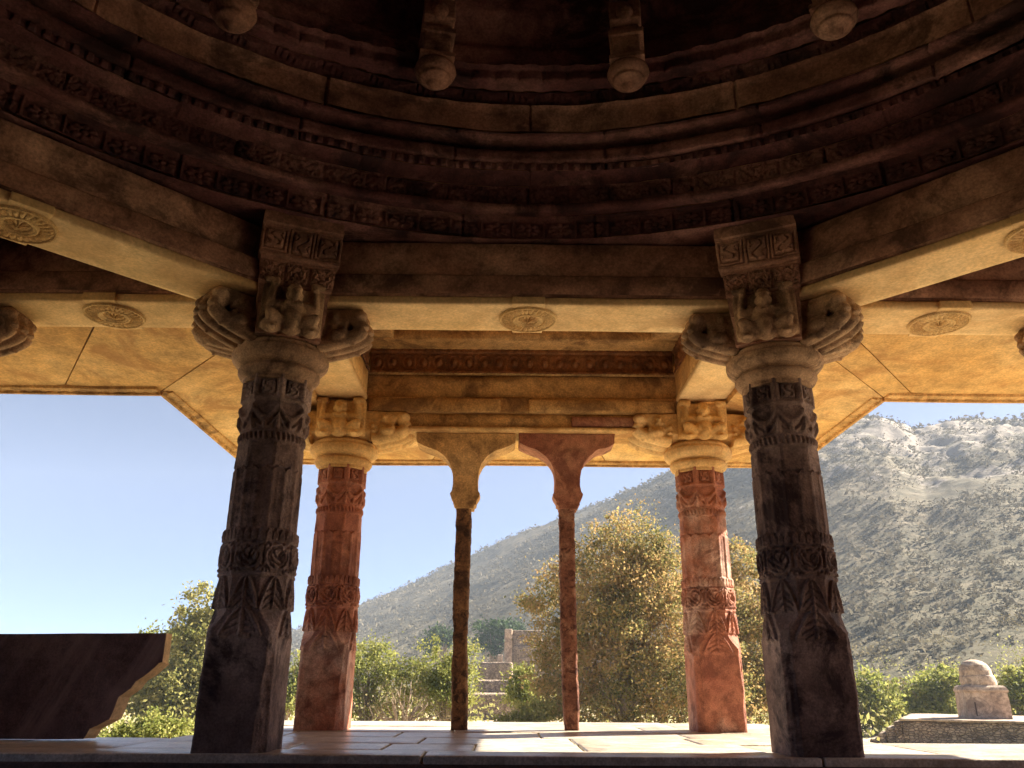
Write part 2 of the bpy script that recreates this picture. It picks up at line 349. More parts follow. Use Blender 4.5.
# ------------------------------------------------------------------ pillar shaft
Q = PI / 4
def make_shaft(name, seed, mat, ruin_side):
    """carved shaft; ruin_side (+1/-1) is the side whose lower corner has crumbled"""
    N = 256
    zs = np.unique(np.concatenate([np.arange(0, .19, .0042), np.arange(.19, .674, .00215), [.673]]))
    th = np.arange(N) * 2 * PI / N + PI / 8 * 0
    Z, T = np.meshgrid(zs, th, indexing='ij')
    def poly(a, n, off=0.0):
        w = 2 * PI / n; d = (T + off + w / 2) % w - w / 2
        return a / np.cos(d), np.tan(d) / math.tan(w / 2)
    R = np.zeros_like(Z)
    sq, usq = poly(.0605, 4); oc, uo = poly(.0625, 8, 0); fl, uf = poly(.0650, 16, PI / 16); _, u16 = poly(.06, 16, PI / 16)
    def band(a, b): return (Z >= a) & (Z < b), np.clip((Z - a) / (b - a), 0, 1) * 2 - 1
    D = .0070
    # square block with arris cut back towards the top
    m, v = band(0, .186); R[m] = sq[m]
    m, v = band(.186, .235)
    t = np.clip((Z - .186) / .049, 0, 1)
    cut = .0625 / np.cos((T % (PI / 2)) - Q)
    blend = np.minimum(sq * 1.0, cut + (1 - t) ** 1.5 * .026)
    R[m] = blend[m] + (D * m_leaf(usq * 1.6, v * 1.0) * .9 * sst(.86, .8, abs(usq)))[m]
    m, v = band(.235, .29); R[m] = (oc - .0010 + D * m_leaf(uo, v) * sst(1, .92, abs(uo)))[m]
    m, v = band(.29, .296); R[m] = (oc + .0018)[m]
    m, v = band(.296, .352)
    R[m] = (oc - .001 + D * (np.maximum(m_scroll(uo, v, 1.3), .9 * sst(.16, .05, np.abs(np.hypot(uo, v) - .8)))) * sst(1, .93, abs(uo)))[m]
    m, v = band(.352, .375)
    sc = (np.abs(np.sin(T * 16)) ** .6)
    R[m] = (oc + .0022 * (v < sc * 1.6 - .7) + .0012 * m_flower(((T * 16 / PI) % 1) * 2 - 1, v, 5))[m]
    m, v = band(.375, .492)
    flute = .0655 / np.cos((T + PI / 16) % (PI / 8) - PI / 16) - .0034 * (1 - uf ** 2) * 1.2 - .0012 * sst(.9, 1, abs(uf))
    scal = .985 - .12 * np.abs(u16) ** 2
    R[m] = np.where((v > scal)[m], (oc * .925)[m], flute[m])
    m, v = band(.492, .538); r8, u8 = poly(.0588, 8, 0); R[m] = (r8 + .0012 * sst(.2, -.9, v + .8 * (1 - u8 ** 2)) - .0018 * sst(.9, 1.0, abs(u8)))[m]
    m, v = band(.538, .562); rr = .0625 * np.sqrt(np.clip(1 - .12 * v ** 2, 0, 1))
    R[m] = (rr + .0022 * np.sin(T * 40 + v * 1.4) * (abs(v) < .6) + .0018 * (abs(v) > .75))[m]
    m, v = band(.562, .622); r8, u8 = poly(.0605, 8, 0); R[m] = (r8 + .0062 * m_swag(u8, v) - .0024)[m]
    m, v = band(.622, .6731); r8, u8 = poly(.0625, 8, 0)
    fr = sst(.74, .8, np.maximum(abs(u8), abs(v)))
    R[m] = (r8 - .0060 * (1 - fr) + .0056 * (1 - fr) * m_fret(u8 * 1.3, v * 1.3))[m]
    X = R * np.cos(T) * S; Y = R * np.sin(T) * S; Zm = Z * S
    P = np.stack([X, Y, Zm], -1)
    # wear: fine pitting everywhere, broken arrises on the lower block
    nrm = np.stack([np.cos(T), np.sin(T), 0 * T], -1)
    wear = fbm(P, 3, 2, seed) * .003 + fbm(P, 22, 3, seed + 3) * .0022
    cen = -PI / 2 + ruin_side * Q                      # corner that faces the room and the porch centre
    dth = np.abs((T - cen + PI) % (2 * PI) - PI)
    rag = fbm(P * np.array([1, 1, .45]), 7, 4, seed + 9)
    rag2 = fbm(P * np.array([1, 1, .6]), 24, 3, seed + 4)
    c1 = .0775 + .0075 * rag + .0028 * rag2 + .04 * sst(.27, .37, Z + .05 * rag) - .004 * sst(.12, .02, Z)
    dth2 = np.abs((T - (-PI / 2 - ruin_side * Q) + PI) % (2 * PI) - PI)
    c2 = .0815 + .0070 * rag + .0028 * rag2 + .04 * sst(.22, .30, Z + .05 * rag)
    bite = np.zeros_like(R)
    for dd, cc in ((dth, c1), (dth2, c2)):
        lim = np.where(dd < .75, cc / np.cos(np.minimum(dd, .75)), 9)
        bite = np.maximum(bite, (R - lim) * S)
    bite = np.clip(bite, 0, None)
    P = P + nrm * (wear - bite)[..., None]
    V, F = tube_grid(P)
    return V, F
def arr(F): return [tuple(int(i) for i in f) for f in F]

# ------------------------------------------------------------------ capital pieces
ring_prof = [(.050, .664), (.0665, .664), (.0665, .672), (.075, .676), (.0795, .684), (.0795, .690), (.074, .694), (.0715, .697),
             (.077, .699), (.087, .704), (.0935, .712), (.095, .720), (.0945, .726), (.0895, .729), (.0885, .733), (.089, .737), (.082, .744), (.070, .752), (.05, .752)]
def ring_mesh(mat, seed):
    V, F = lathe([(r * S, z * S) for r, z in dense(ring_prof, 3)], 72, .004, seed)
    return V, F
def figure_parts(slab=True):
    """squatting dwarf figure holding up what is above it; front is -Y, foot at z=0, 0.30 m tall"""
    p = []
    E, C = ellipsoid, capsule
    p.append(E((0, -.02, .085), (.062, .055, .062)))                     # belly
    p.append(E((0, -.012, .150), (.070, .045, .045)))                     # chest
    p.append(E((0, -.045, .215), (.036, .040, .046)))                     # head
    p.append(E((0, -.083, .207), (.009, .012, .013)))                     # nose
    p.append(E((0, -.074, .190), (.018, .012, .006)))                     # lips
    for s in (-1, 1):
        p.append(E((s * .015, -.078, .222), (.009, .007, .006)))          # eyes
        p.append(E((s * .015, -.074, .233), (.014, .009, .004)))          # brows
        p.append(E((s * .038, -.038, .210), (.009, .016, .022)))          # ears
        p.append(C((s * .062, -.01, .165), (s * .125, -.02, .150), .026, .022))   # upper arm
        p.append(C((s * .125, -.02, .150), (s * .115, -.02, .245), .021, .018))   # forearm, raised
        p.append(E((s * .108, -.028, .265), (.024, .022, .016)))          # hand
        p.append(C((s * .045, -.02, .055), (s * .120, -.055, .095), .036, .030))  # thigh
        p.append(C((s * .120, -.055, .095), (s * .110, -.035, .020), .029, .021)) # shin
        p.append(E((s * .105, -.060, .014), (.024, .040, .015)))          # foot
        p.append(E((s * .030, -.062, .165), (.022, .012, .016)))          # breast ornament
    p.append(E((0, -.030, .252), (.044, .042, .013)))                     # crown band
    p.append(E((0, -.020, .268), (.036, .036, .018)))
    t = np.linspace(-PI * .9, -PI * .1, 12)
    p.append(tube(np.stack([.050 * np.cos(t), -.012 + .055 * np.sin(t), .175 + .02 * np.sin(t)], -1), .007, 6))   # necklace
    p.append(E((0, -.068, .050), (.026, .016, .034)))                     # loin cloth knot
    for s in (-1, 0, 1):
        p.append(E((s * .108, -.030, .028), (.056, .036, .044)))          # rounded lobes below
    if not slab: return p
    p.append(xf(rbox((-.17, -.005, 0), (.17, .05, .285), .08, .002, .01, 3)))    # slab behind
    p.append(xf(rbox((-.165, -.045, .268), (-.085, .03, .300), .05, .001, .006, 4)))
    p.append(xf(rbox((.085, -.045, .268), (.165, .03, .300), .05, .001, .006, 5)))
    return p
FIG = remeshed('carved_figure', figure_parts(), .0065, M['yellow'], 2)
FIGD = FIG.copy(); FIGD.materials.clear(); FIGD.materials.append(M['darkcap'])

def corbel(width=.088, reach=.165):
    """curved corbel: inner end at the axis, lobed underside, worn"""
    n = 26; t = np.linspace(0, 1, n)
    r = .045 + (reach - .045) * t
    zb = .7465 + .060 * t ** 1.9 + .0035 * np.abs(np.sin(t * PI * 3.2))
    W = 17; rows = []
    for k in range(n):
        u = np.linspace(-1, 1, W)
        hw = width / 2 * (1 - .12 * t[k])
        lob = .008 * (1 - np.abs(u) ** 3) + .005 * np.abs(np.sin(u * PI * 1.5))
        bottom = np.stack([np.full(W, r[k]), u * hw, zb[k] + .012 * np.abs(u) ** 3 - lob * .8], -1)
        top = np.array([[r[k], hw * .97, .8215], [r[k], -hw * .97, .8215]])
        rows.append(np.concatenate([bottom, top]))
    P = np.array(rows) * S
    P += np.stack([fbm(P, 9, 3, 1), fbm(P, 9, 3, 2), fbm(P, 9, 3, 3)], -1) * .006
    return tube_grid(P)
def roll(r0, z0, r1, z1, w, rad):
    return tube([(r0 * S, -w * S, z0 * S), (r0 * S * 1.01, 0, z0 * S), (r0 * S, w * S, z0 * S)], rad, 10)
def make_bracket_mesh(mat, name):
    parts = [corbel()]
    # plump volutes that swell out of the corbel and curl under the beam
    for y, k in ((-.029, 1.0), (0, 1.06), (.029, 1.0)):
        for lo, (ra, rad) in enumerate(((.160, .050), (.118, .046))):
            t = np.linspace(0, 1, 20); a = t * PI * 1.35
            a = t * PI * .80; pr = .078 + (ra - .072) * k * np.sin(a)
            pz = .746 + .064 * t ** 1.25
            parts.append(tube(np.stack([pr * S, np.full(20, y * S), pz * S], -1), rad * (1 - .18 * t), 12))
    for y in (-.036, 0, .036):
        parts.append(ellipsoid((.160 * S, y * S, .806 * S), (.050, .052, .040)))
        parts.append(ellipsoid((.118 * S, y * S, .764 * S), (.070, .056, .042)))
    fp = join(figure_parts(False))
    parts.append(xf(xf(fp, rz=PI / 2), loc=(.128 * S, 0, .754 * S), ry=.42, sc=.86))
    for sy in (-1, 1):      # smaller attendants on the flanks
        parts.append(xf(xf(fp, rz=PI / 2 + sy * PI / 2), loc=(.105 * S, sy * .030 * S, .758 * S), ry=.1, sc=.66))
    return remeshed(name, parts, .0085, mat, 1)
BRK = make_bracket_mesh(M['yellow'], 'bracket'); BRKD = BRK.copy(); BRKD.materials.clear(); BRKD.materials.append(M['darkcap'])

def dome_bracket():
    """tall carved block that rises in front of the beams to the dome ring; front is -Y"""
    nz, W = 110, 64
    z = np.linspace(.742, .966, nz); t = (z - .742) / .224
    front = .088 + .052 * sst(0, 1, t) + .006 * (z > .835) + .008 * (z > .885) + .006 * ((z > .944))
    hw = .062 + .010 * sst(0, .6, t) + .004 * (z > .885)
    u = np.linspace(-1, 1, W)
    rows = []
    for k in range(nz):
        rel = np.zeros(W)
        for a, b, fn in ((.842, .878, lambda uu, vv: m_scroll(uu * 1.0, vv, 2.)), (.892, .94, m_fret)):
            if a < z[k] < b:
                v = (z[k] - a) / (b - a) * 2 - 1
                w3 = ((u + 1) * 1.5) % 1 * 2 - 1; ci_ = np.floor((u + 1) * 1.5)
                rel = .0065 * fn(w3 * 1.05 * np.where(ci_ == 2, -1, 1), np.full(W, v) * np.where(ci_ == 1, -.8, 1)) - .004
        if z[k] <= .80: rel = rel + .004 * np.abs(np.cos(u * PI * 1.5)) ** .5
        rows.append(np.concatenate([np.stack([u * hw[k], -(front[k] + rel), np.full(W, z[k])], -1),
                                    [[hw[k], -.04, z[k]], [-hw[k], -.04, z[k]]]]))
    P = np.array(rows) * S
    P += np.stack([fbm(P, 8, 3, 5), fbm(P, 8, 3, 6), fbm(P, 8, 3, 7)], -1) * .012
    return tube_grid(P)
DBR = dome_bracket()
ABACUS = lathe([(.02 * S, .742 * S), (.074 * S, .742 * S), (.076 * S, .76 * S), (.076 * S, .819 * S), (.02 * S, .819 * S)], 8)

shaftL = make_shaft('shaft', 11, None, 1); shaftR = make_shaft('shaft', 57, None, -1)
cache = {}
def pillar(x, y, label, side, dark, arms, group, centre=False):
    t = thing('stone_pillar', label, 'pillar', (x * S, y * S, 0), 0, group)
    key = (side, dark)
    if key not in cache:
        V, F = shaftL if side > 0 else shaftR
        quad = np.array([f for f in F if len(f) == 4])
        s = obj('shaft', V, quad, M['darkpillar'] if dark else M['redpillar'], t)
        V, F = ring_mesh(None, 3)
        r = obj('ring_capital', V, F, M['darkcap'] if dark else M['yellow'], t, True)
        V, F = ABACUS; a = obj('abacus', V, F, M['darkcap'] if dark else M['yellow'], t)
        a.rotation_euler = (0, 0, PI / 8)
        cache[key] = (s, r, a)
    else:
        for o in cache[key]:
            c = o.copy(); COL.objects.link(c); c.parent = t
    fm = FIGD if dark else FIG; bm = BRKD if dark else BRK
    for a in arms:
        if a == 'S':     # a figure squatting on the ring and facing the room
            link_mesh('carved_figure', fm, t, (0, -.082 * S, .746 * S), (math.radians(6), 0, 0), (1.28, 1.2, 1.12))
        elif a == 'N':
            link_mesh('carved_figure', fm, t, (0, .078 * S, .748 * S), (0, 0, PI), (1.18, 1.1, .79))
        else:
            link_mesh('bracket', bm, t, (0, 0, 0), (0, 0, math.radians(a)), None if dark else (1.08, 1.75, 1.0))
    if centre:
        b = obj('dome_bracket', DBR[0], DBR[1], M['beam'], t); b.rotation_euler = (0, 0, side * math.radians(22.5))
        link_mesh('carved_figure', FIGD, b, (0, -.092 * S, .745 * S), (math.radians(10), 0, 0), (1.12, 1.15, 1.12))
    return t
DP = .693
gp = 'carved stone pillars of the pavilion'
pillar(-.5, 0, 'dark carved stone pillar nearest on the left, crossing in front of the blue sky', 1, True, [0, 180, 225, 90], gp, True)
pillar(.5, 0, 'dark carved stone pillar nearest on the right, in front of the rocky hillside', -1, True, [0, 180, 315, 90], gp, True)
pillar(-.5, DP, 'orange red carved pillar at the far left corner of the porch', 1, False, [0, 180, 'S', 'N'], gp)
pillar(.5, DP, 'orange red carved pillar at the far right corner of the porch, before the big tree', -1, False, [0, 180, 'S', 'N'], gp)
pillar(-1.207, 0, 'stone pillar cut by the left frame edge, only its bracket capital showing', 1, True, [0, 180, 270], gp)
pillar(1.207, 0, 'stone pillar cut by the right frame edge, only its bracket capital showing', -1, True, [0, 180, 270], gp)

# ------------------------------------------------------------------ beams
BW = .1336 * S
def rosette_mesh(rad=.060, depth=.022):
    nr, nt = 46, 192
    r = np.linspace(.0, 1, nr); t = np.arange(nt) * 2 * PI / nt
    Rr, T = np.meshgrid(r, t, indexing='ij')
    h = .55 + 0 * Rr
    outer = (Rr > .52) & (Rr < .93)
    pet = np.abs(np.sin(T * 14)) ** .7
    h = np.where(outer, .15 + .8 * pet * sst(.93, .80, Rr) * sst(.52, .60, Rr), h)
    h = np.where((Rr > .46) & (Rr <= .52), .85, h)
    inner = Rr <= .36
    h = np.where(inner, .05 + .55 * np.abs(np.sin(T * 5)) * sst(.36, .25, Rr) + .5 * sst(.14, .05, Rr), h)
    h = np.where(Rr >= .93, .7, h)
    P0 = np.stack([Rr * np.cos(T), Rr * np.sin(T), 0 * Rr], -1)
    h = h + .07 * fbm(P0, 6, 3, 8)
    h = h * sst(1.0, .985, Rr)
    P = np.stack([Rr * rad * S * np.cos(T), Rr * rad * S * np.sin(T), -h * depth], -1)
    return P.reshape(-1, 3), gridf(nt, nr, True)
ROS = rosette_mesh()
ros_me = None
def beam(name, a, b, label, z0=.822, z1=.962, mat='beam', soffit='soffit', seed=0, rosette=True, dz=0.0, inset=(0, 0), group='stone lintel beams of the pavilion', fascia=(1, 1), width=BW, cat='lintel'):
    """beam from a to b (S units); parts: the beam block, a bottom slab coloured pale as the bounce-lit underside, fascia strips, rosette"""
    global ros_me
    a = np.array(a, float); b = np.array(b, float); L = np.linalg.norm(b - a) * S
    ang = math.atan2(b[1] - a[1], b[0] - a[0]); mid = (a + b) / 2 * S
    t = thing(name, label, cat, (mid[0], mid[1], 0), ang, group)
    x0, x1 = -L / 2 + inset[0] * S, L / 2 - inset[1] * S
    h = width / 2
    V, F = rbox((x0 + .004, -h + .003, z0 * S + .055 + dz), (x1 - .004, h - .003, z1 * S - dz), .09, .005, .012, seed)
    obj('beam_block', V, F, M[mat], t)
    V, F = rbox((x0, -h, z0 * S + dz), (x1, h, z0 * S + .054 + dz), .035, .004, .012, seed + 1, .012)
    obj('soffit_slab', V, F, M[soffit], t)
    for sgn, on in ((-1, fascia[0]), (1, fascia[1])):
        if on:
            y0, y1 = sorted((sgn * (h - .02), sgn * (h + .012)))
            V, F = rbox((x0 + .02, y0, z0 * S + .075), (x1 - .02, y1, z0 * S + .205), .09, .003, .01, seed + 3)
            obj('fascia', V, F, M[mat], t)
    if rosette:
        V, F = rbox((-.032 * S, -h - .018, z0 * S - .004 + dz), (.032 * S, h + .012, z0 * S + .05), .05, .001, .006, seed + 4, .003)
        p = obj('rosette', V, F, M[soffit], t)
        if ros_me is None:
            r = obj('lotus_relief', ROS[0], ROS[1], M['medallion'], p, True); ros_me = r
        else:
            r = put(ros_me, p)
        r.location = (0, 0, z0 * S - .003 + dz)
    return t
w2 = .0668
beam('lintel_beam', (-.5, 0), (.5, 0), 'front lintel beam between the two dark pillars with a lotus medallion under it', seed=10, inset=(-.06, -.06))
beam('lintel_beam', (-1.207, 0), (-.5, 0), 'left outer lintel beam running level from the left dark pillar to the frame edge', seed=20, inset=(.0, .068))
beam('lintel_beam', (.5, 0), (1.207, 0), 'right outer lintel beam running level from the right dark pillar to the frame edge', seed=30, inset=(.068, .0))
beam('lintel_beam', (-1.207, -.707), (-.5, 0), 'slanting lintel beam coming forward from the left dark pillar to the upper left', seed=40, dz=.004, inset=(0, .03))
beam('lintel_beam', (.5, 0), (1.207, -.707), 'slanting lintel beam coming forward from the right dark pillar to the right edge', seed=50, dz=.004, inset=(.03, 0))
beam('lintel_beam', (-.5, DP), (-.5, 0), 'left side lintel of the porch from dark pillar to red pillar', z0=.852, seed=60, dz=.006, rosette=False, mat='yellow', z1=.94, inset=(.072, .072), fascia=(0, 0))
beam('lintel_beam', (.5, 0), (.5, DP), 'right side lintel of the porch from dark pillar to red pillar', z0=.852, seed=70, dz=.006, rosette=False, mat='yellow', z1=.94, inset=(.072, .072), fascia=(0, 0))
# far lintel of the porch: stepped courses
t = thing('lintel_beam', 'far lintel of the porch in stepped brown courses above the two slim pillars', 'lintel', (0, DP * S, 0), 0, 'stone lintel beams of the pavilion')
hw = .566 * S
def course(nm, y0, y1, z0, z1, mat, seed, x0=-hw, x1=hw):
    V, F = rbox((x0, y0 * S, z0 * S), (x1, y1 * S, z1 * S), .07, .004, .01, seed); return obj(nm, V, F, M[mat], t)
course('bottom_course', -w2, w2, .770, .781, 'yellow', 80, -.425 * S, .425 * S)
course('lower_course', -w2 + .012, w2 - .01, .7815, .822, 'brown', 81, -.43 * S, .43 * S)
course('middle_course', -w2 + .004, w2 - .004, .8225, .869, 'brown', 82)
course('upper_course', -w2 + .012, w2 - .012, .8695, .937, 'brown', 83, -hw, hw)
course('recut_panel', -w2 - .004, -w2 + .010, .8225, .862, 'brown', 84, -.43 * S, -.06 * S)
course('recut_panel', -w2 - .004, -w2 + .010, .8225, .860, 'brown', 85, .02 * S, .43 * S)
o = course('red_patch', -w2 + .002, -w2 + .02, .784, .812, 'pinkred', 86, .14 * S, .335 * S); o['label'] = 'broken red stone patch in the lower course'

# ------------------------------------------------------------------ porch ceiling with boss frieze
t = thing('porch_ceiling', 'sunken stone ceiling of the porch with a frieze of round bosses', 'ceiling', (0, DP / 2 * S, 0))
def boss_frieze(a, b, n, seed):
    a = np.array(a) * S; b = np.array(b) * S; L = np.linalg.norm(b - a); d = (b - a) / L; nn = np.array([d[1], -d[0]])
    nx, nz = int(L / .009), 34
    x = np.linspace(0, L, nx); z = np.linspace(.938, 1.012, nz)
    X, Zz = np.meshgrid(x, z)
    u = ((X / L * n) % 1) * 2 - 1; v = (Zz - .942) / .06 * 2 - 1
    rr = np.hypot(u, v)
    h = .022 * sst(.46, .2, rr) + .008 * sst(.12, .02, np.abs(rr - .75)) + .005 * m_scroll(u * .8, v, .4) * sst(.8, 1.0, rr)
    h = np.where(v < -1.0 + .001, .020, h); h = np.where(Zz > 1.002, .018 + .006 * (np.sin(X * 90) > 0), h)
    h = np.where(Zz < .945, .02 + .010 * np.abs(np.sin(X * 45)), h)
    P3 = np.stack([X, Zz * S, 0 * X], -1); h = h + .003 * fbm(P3, 6, 3, seed)
    Pn = np.stack([a[0] + d[0] * X + nn[0] * h, a[1] + d[1] * X + nn[1] * h, Zz * S], -1)
    return Pn.reshape(-1, 3), gridf(nx, nz)[:, ::1]
inn = .5 - w2
for (A, B, n) in (((-inn, DP - w2 + .006), (inn, DP - w2 + .006), 20), ((-inn - .006, w2), (-inn - .006, DP - w2), 12), ((inn + .006, DP - w2), (inn + .006, w2), 12)):
    V, F = boss_frieze((A[0], A[1] - DP / 2), (B[0], B[1] - DP / 2), n, 4)
    obj('boss_frieze', V, F, M['frieze'], t)
# frame and sunken panel
def cb(nm, lo, hi, mat, seed, am=.003):
    V, F = rbox((lo[0] * S, lo[1] * S, lo[2] * S), (hi[0] * S, hi[1] * S, hi[2] * S), .09, am, .01, seed); return obj(nm, V, F, M[mat], t)
y0, y1 = w2 - DP / 2, DP - w2 - DP / 2
cb('ceiling_frame', (-inn - .02, y1 - .075, 1.012), (inn + .02, y1 + .06, 1.055), 'brown', 90)
cb('ceiling_frame', (-inn - .02, y0 - .06, 1.012), (inn + .02, y0 + .075, 1.055), 'brown', 91)
cb('ceiling_frame', (-inn - .05, y0 + .076, 1.012), (-inn + .075, y1 - .076, 1.055), 'brown', 92)
cb('ceiling_frame', (inn - .075, y0 + .076, 1.012), (inn + .05, y1 - .076, 1.055), 'brown', 93)
cb('ceiling_panel', (-inn - .05, y0 - .05, 1.0555), (inn + .05, y1 + .1, 1.10), 'brown', 94)

# ------------------------------------------------------------------ eave slabs (chajja)
EO, HE, HI = .4231, .802, .838
def eave(name, poly, lip, label, seed, joints=()):
    """poly: inner a, inner b, outer b, outer a in S units; lip: True builds the beaded edge"""
    ia, ib, ob, oa = [np.array(p, float) for p in poly]
    t = thing(name, label, 'eave', (0, 0, 0), 0, 'sloping stone eave slabs')
    cuts = [0.0] + list(joints) + [1.0]
    L = np.linalg.norm(oa - ob) * S
    for c0, c1 in zip(cuts[:-1], cuts[1:]):
        g = .005 / L
        nu = max(4, int((c1 - c0) * L / .09)); nv = 14
        u = np.linspace(c0 + g, c1 - g, nu); v = np.linspace(0, 1, nv)
        U, Vv = np.meshgrid(u, v)
        I = ia + (ib - ia) * U[..., None]; O = oa + (ob - oa) * U[..., None]
        XY = I + (O - I) * Vv[..., None]
        Zb = HI + (HE - HI) * Vv
        B = np.concatenate([XY, Zb[..., None]], -1) * S
        nz = fbm(B, 1.2, 4, seed) * .009
        e = np.minimum(np.minimum(U - u[0], u[-1] - U) * L, .02) / .02
        B[..., 2] += nz + .006 * (1 - e); Tp = B.copy(); Tp[..., 2] = (Zb * S) + .085
        nb = nu * nv
        F = [tuple(q) for q in gridf(nu, nv)] + [tuple(q[::-1]) for q in gridf(nu, nv, off=nb)]
        def wall(idx):
            for p, q in zip(idx[:-1], idx[1:]): F.append((p, q, q + nb, p + nb))
        wall(list(range(nu))); wall([nb - nu + i for i in range(nu)][::-1]); wall([i * nu for i in range(nv)][::-1]); wall([i * nu + nu - 1 for i in range(nv)])
        obj('slab', np.concatenate([B.reshape(-1, 3), Tp.reshape(-1, 3)]), F, M['yellow'], t)
    if lip:
        # edge moulding with small sunk dashes
        d = (ob - oa) * S; L2 = np.linalg.norm(d); d = d / L2
        n_in = np.array([-d[1], d[0]]);
        c = (ia + ib) / 2 * S - (oa + ob) / 2 * S
        if n_in @ c < 0: n_in = -n_in
        nx = int(L2 / .02); x = np.linspace(0, L2, nx)
        rows = []
        prof = [(.10, .012), (.095, -.006), (.055, -.016), (.050, -.008), (.020, -.012), (.016, -.026), (-.006, -.028), (-.012, .02), (-.006, .088), (.10, .088)]
        for k, xx in enumerate(x):
            dash = .008 if (xx % .11) < .055 else 0
            rr = []
            for q, (pi_, pz) in enumerate(prof):
                zz = pz + (dash if q in (3, 4) else 0)
                mx = np.clip(xx, 0, L2)
                p = oa * S + d * mx + n_in * pi_
                rr.append((p[0], p[1], HE * S + zz + .004 * math.sin(xx * 2.1 + seed)))
            rows.append(rr)
        V, F = tube_grid(np.array(rows))
        obj('edge_moulding', V, F, M['pinkred'] if False else M['brown'], t)
    return t
X1 = 1.207 + .55
eave('stone_eave', [(-X1, w2), (-.5 - w2, w2), (-.5 - EO, EO), (-X1, EO)], True, 'sloping yellow eave slabs left of the porch with a beaded lower edge', 100, (.36, .70))
eave('stone_eave', [(.5 + w2, w2), (X1, w2), (X1, EO), (.5 + EO, EO)], True, 'sloping yellow eave slabs right of the porch above the rocky hilltop', 110, (.10, .50, .8))
eave('stone_eave', [(-.5 - w2, w2), (-.5 - w2, DP + w2), (-.5 - EO, DP + EO), (-.5 - EO, EO)], True, 'eave slab along the left side of the porch behind the left dark pillar', 120)
eave('stone_eave', [(.5 + w2, DP + w2), (.5 + w2, w2), (.5 + EO, EO), (.5 + EO, DP + EO)], True, 'eave slab along the right side of the porch behind the right dark pillar', 130)
eave('stone_eave', [(-.5 - w2, DP + w2), (.5 + w2, DP + w2), (.5 + EO, DP + EO), (-.5 - EO, DP + EO)], True, 'far eave slab beyond the slim pillars at the front of the porch', 140, (.34, .66))

# ------------------------------------------------------------------ roof slab with round hole, rear supports
CY = -1.207
t = thing('pavilion_roof', 'dark flat stone roof slabs over the triangular bays beside the dome', 'roof', (0, CY * S, 0))
n = 128; th = np.arange(n) * 2 * PI / n
ci = np.stack([1.385 * np.cos(th), 1.385 * np.sin(th)], -1)
sq = np.stack([np.cos(th), np.sin(th)], -1); sq = sq / np.abs(sq).max(1)[:, None] * 1.78; sq[:, 1] = np.minimum(sq[:, 1], 1.27)
P = np.array([np.c_[ci, np.full(n, .972)], np.c_[sq, np.full(n, .972)], np.c_[sq, np.full(n, 1.03)], np.c_[ci, np.full(n, 1.03)], np.c_[ci, np.full(n, .972)]]) * S
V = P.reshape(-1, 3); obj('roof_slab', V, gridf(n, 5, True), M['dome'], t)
def rb(nm, a, b, wd=.1336, z0=.822, z1=.962, mat='beam'):
    a = np.array(a); b = np.array(b); L = np.linalg.norm(b - a); ang = math.atan2(*(b - a)[::-1]); c = (a + b) / 2
    V, F = rbox((-L / 2 * S, -wd / 2 * S, z0 * S), (L / 2 * S, wd / 2 * S, z1 * S), .25, .003, .012, 7)
    return obj(nm, *xf((V, F), (c[0] * S, c[1] * S, 0), ang), M[mat], t)
q = 1.207
for s in (-1, 1):
    rb('rear_beam', (s * q, .49), (s * q, -.49), z0=.826)
    rb('rear_beam', (s * q, q - .07), (s * q, .57), z0=.826)
    rb('rear_beam', (s * q, -.57), (s * .55, -q), z0=.828)
    rb('side_eave', (s * 1.55, 1.6), (s * 1.55, -1.6), .42, .806, .83, 'yellow')
    for y in (.5, -.5):
        V, F = lathe([(.062 * S, 0), (.062 * S, .67 * S), (.09 * S, .72 * S), (.08 * S, .75 * S), (.15 * S, .82 * S)], 8)
        obj('rear_support', *xf((V, F), (s * q * S, y * S, 0)), M['darkpillar'], t)
    V, F = lathe([(.062 * S, 0), (.062 * S, .67 * S), (.09 * S, .72 * S), (.08 * S, .75 * S), (.15 * S, .82 * S)], 8)
    obj('rear_support', *xf((V, F), (s * .5 * S, -q * S, 0)), M['darkpillar'], t)
rb('rear_beam', (-.56, -q), (.56, -q))
V, F = rbox((-(inn + .2) * S, (q + .07) * S, 1.105 * S), ((inn + .2) * S, (q + DP + .1) * S, 1.15 * S), .2, .004)
obj('porch_roof_slab', V, F, M['brown'], t)
for s in (-1, 1):    # masonry that fills the porch sides above the beams
    V, F = rbox((s * .5 * S - .12 * S / 2, (q + .07) * S, .966 * S), (s * .5 * S + .06 * S, (q + DP + .06) * S, 1.104 * S), .2, .004)
    obj('side_masonry', V, F, M['brown'], t)
V, F = rbox((-.56 * S, (q + DP - .055) * S, .9375 * S), (.56 * S, (q + DP + .06) * S, 1.104 * S), .2, .004)
obj('far_masonry', V, F, M['brown'], t)

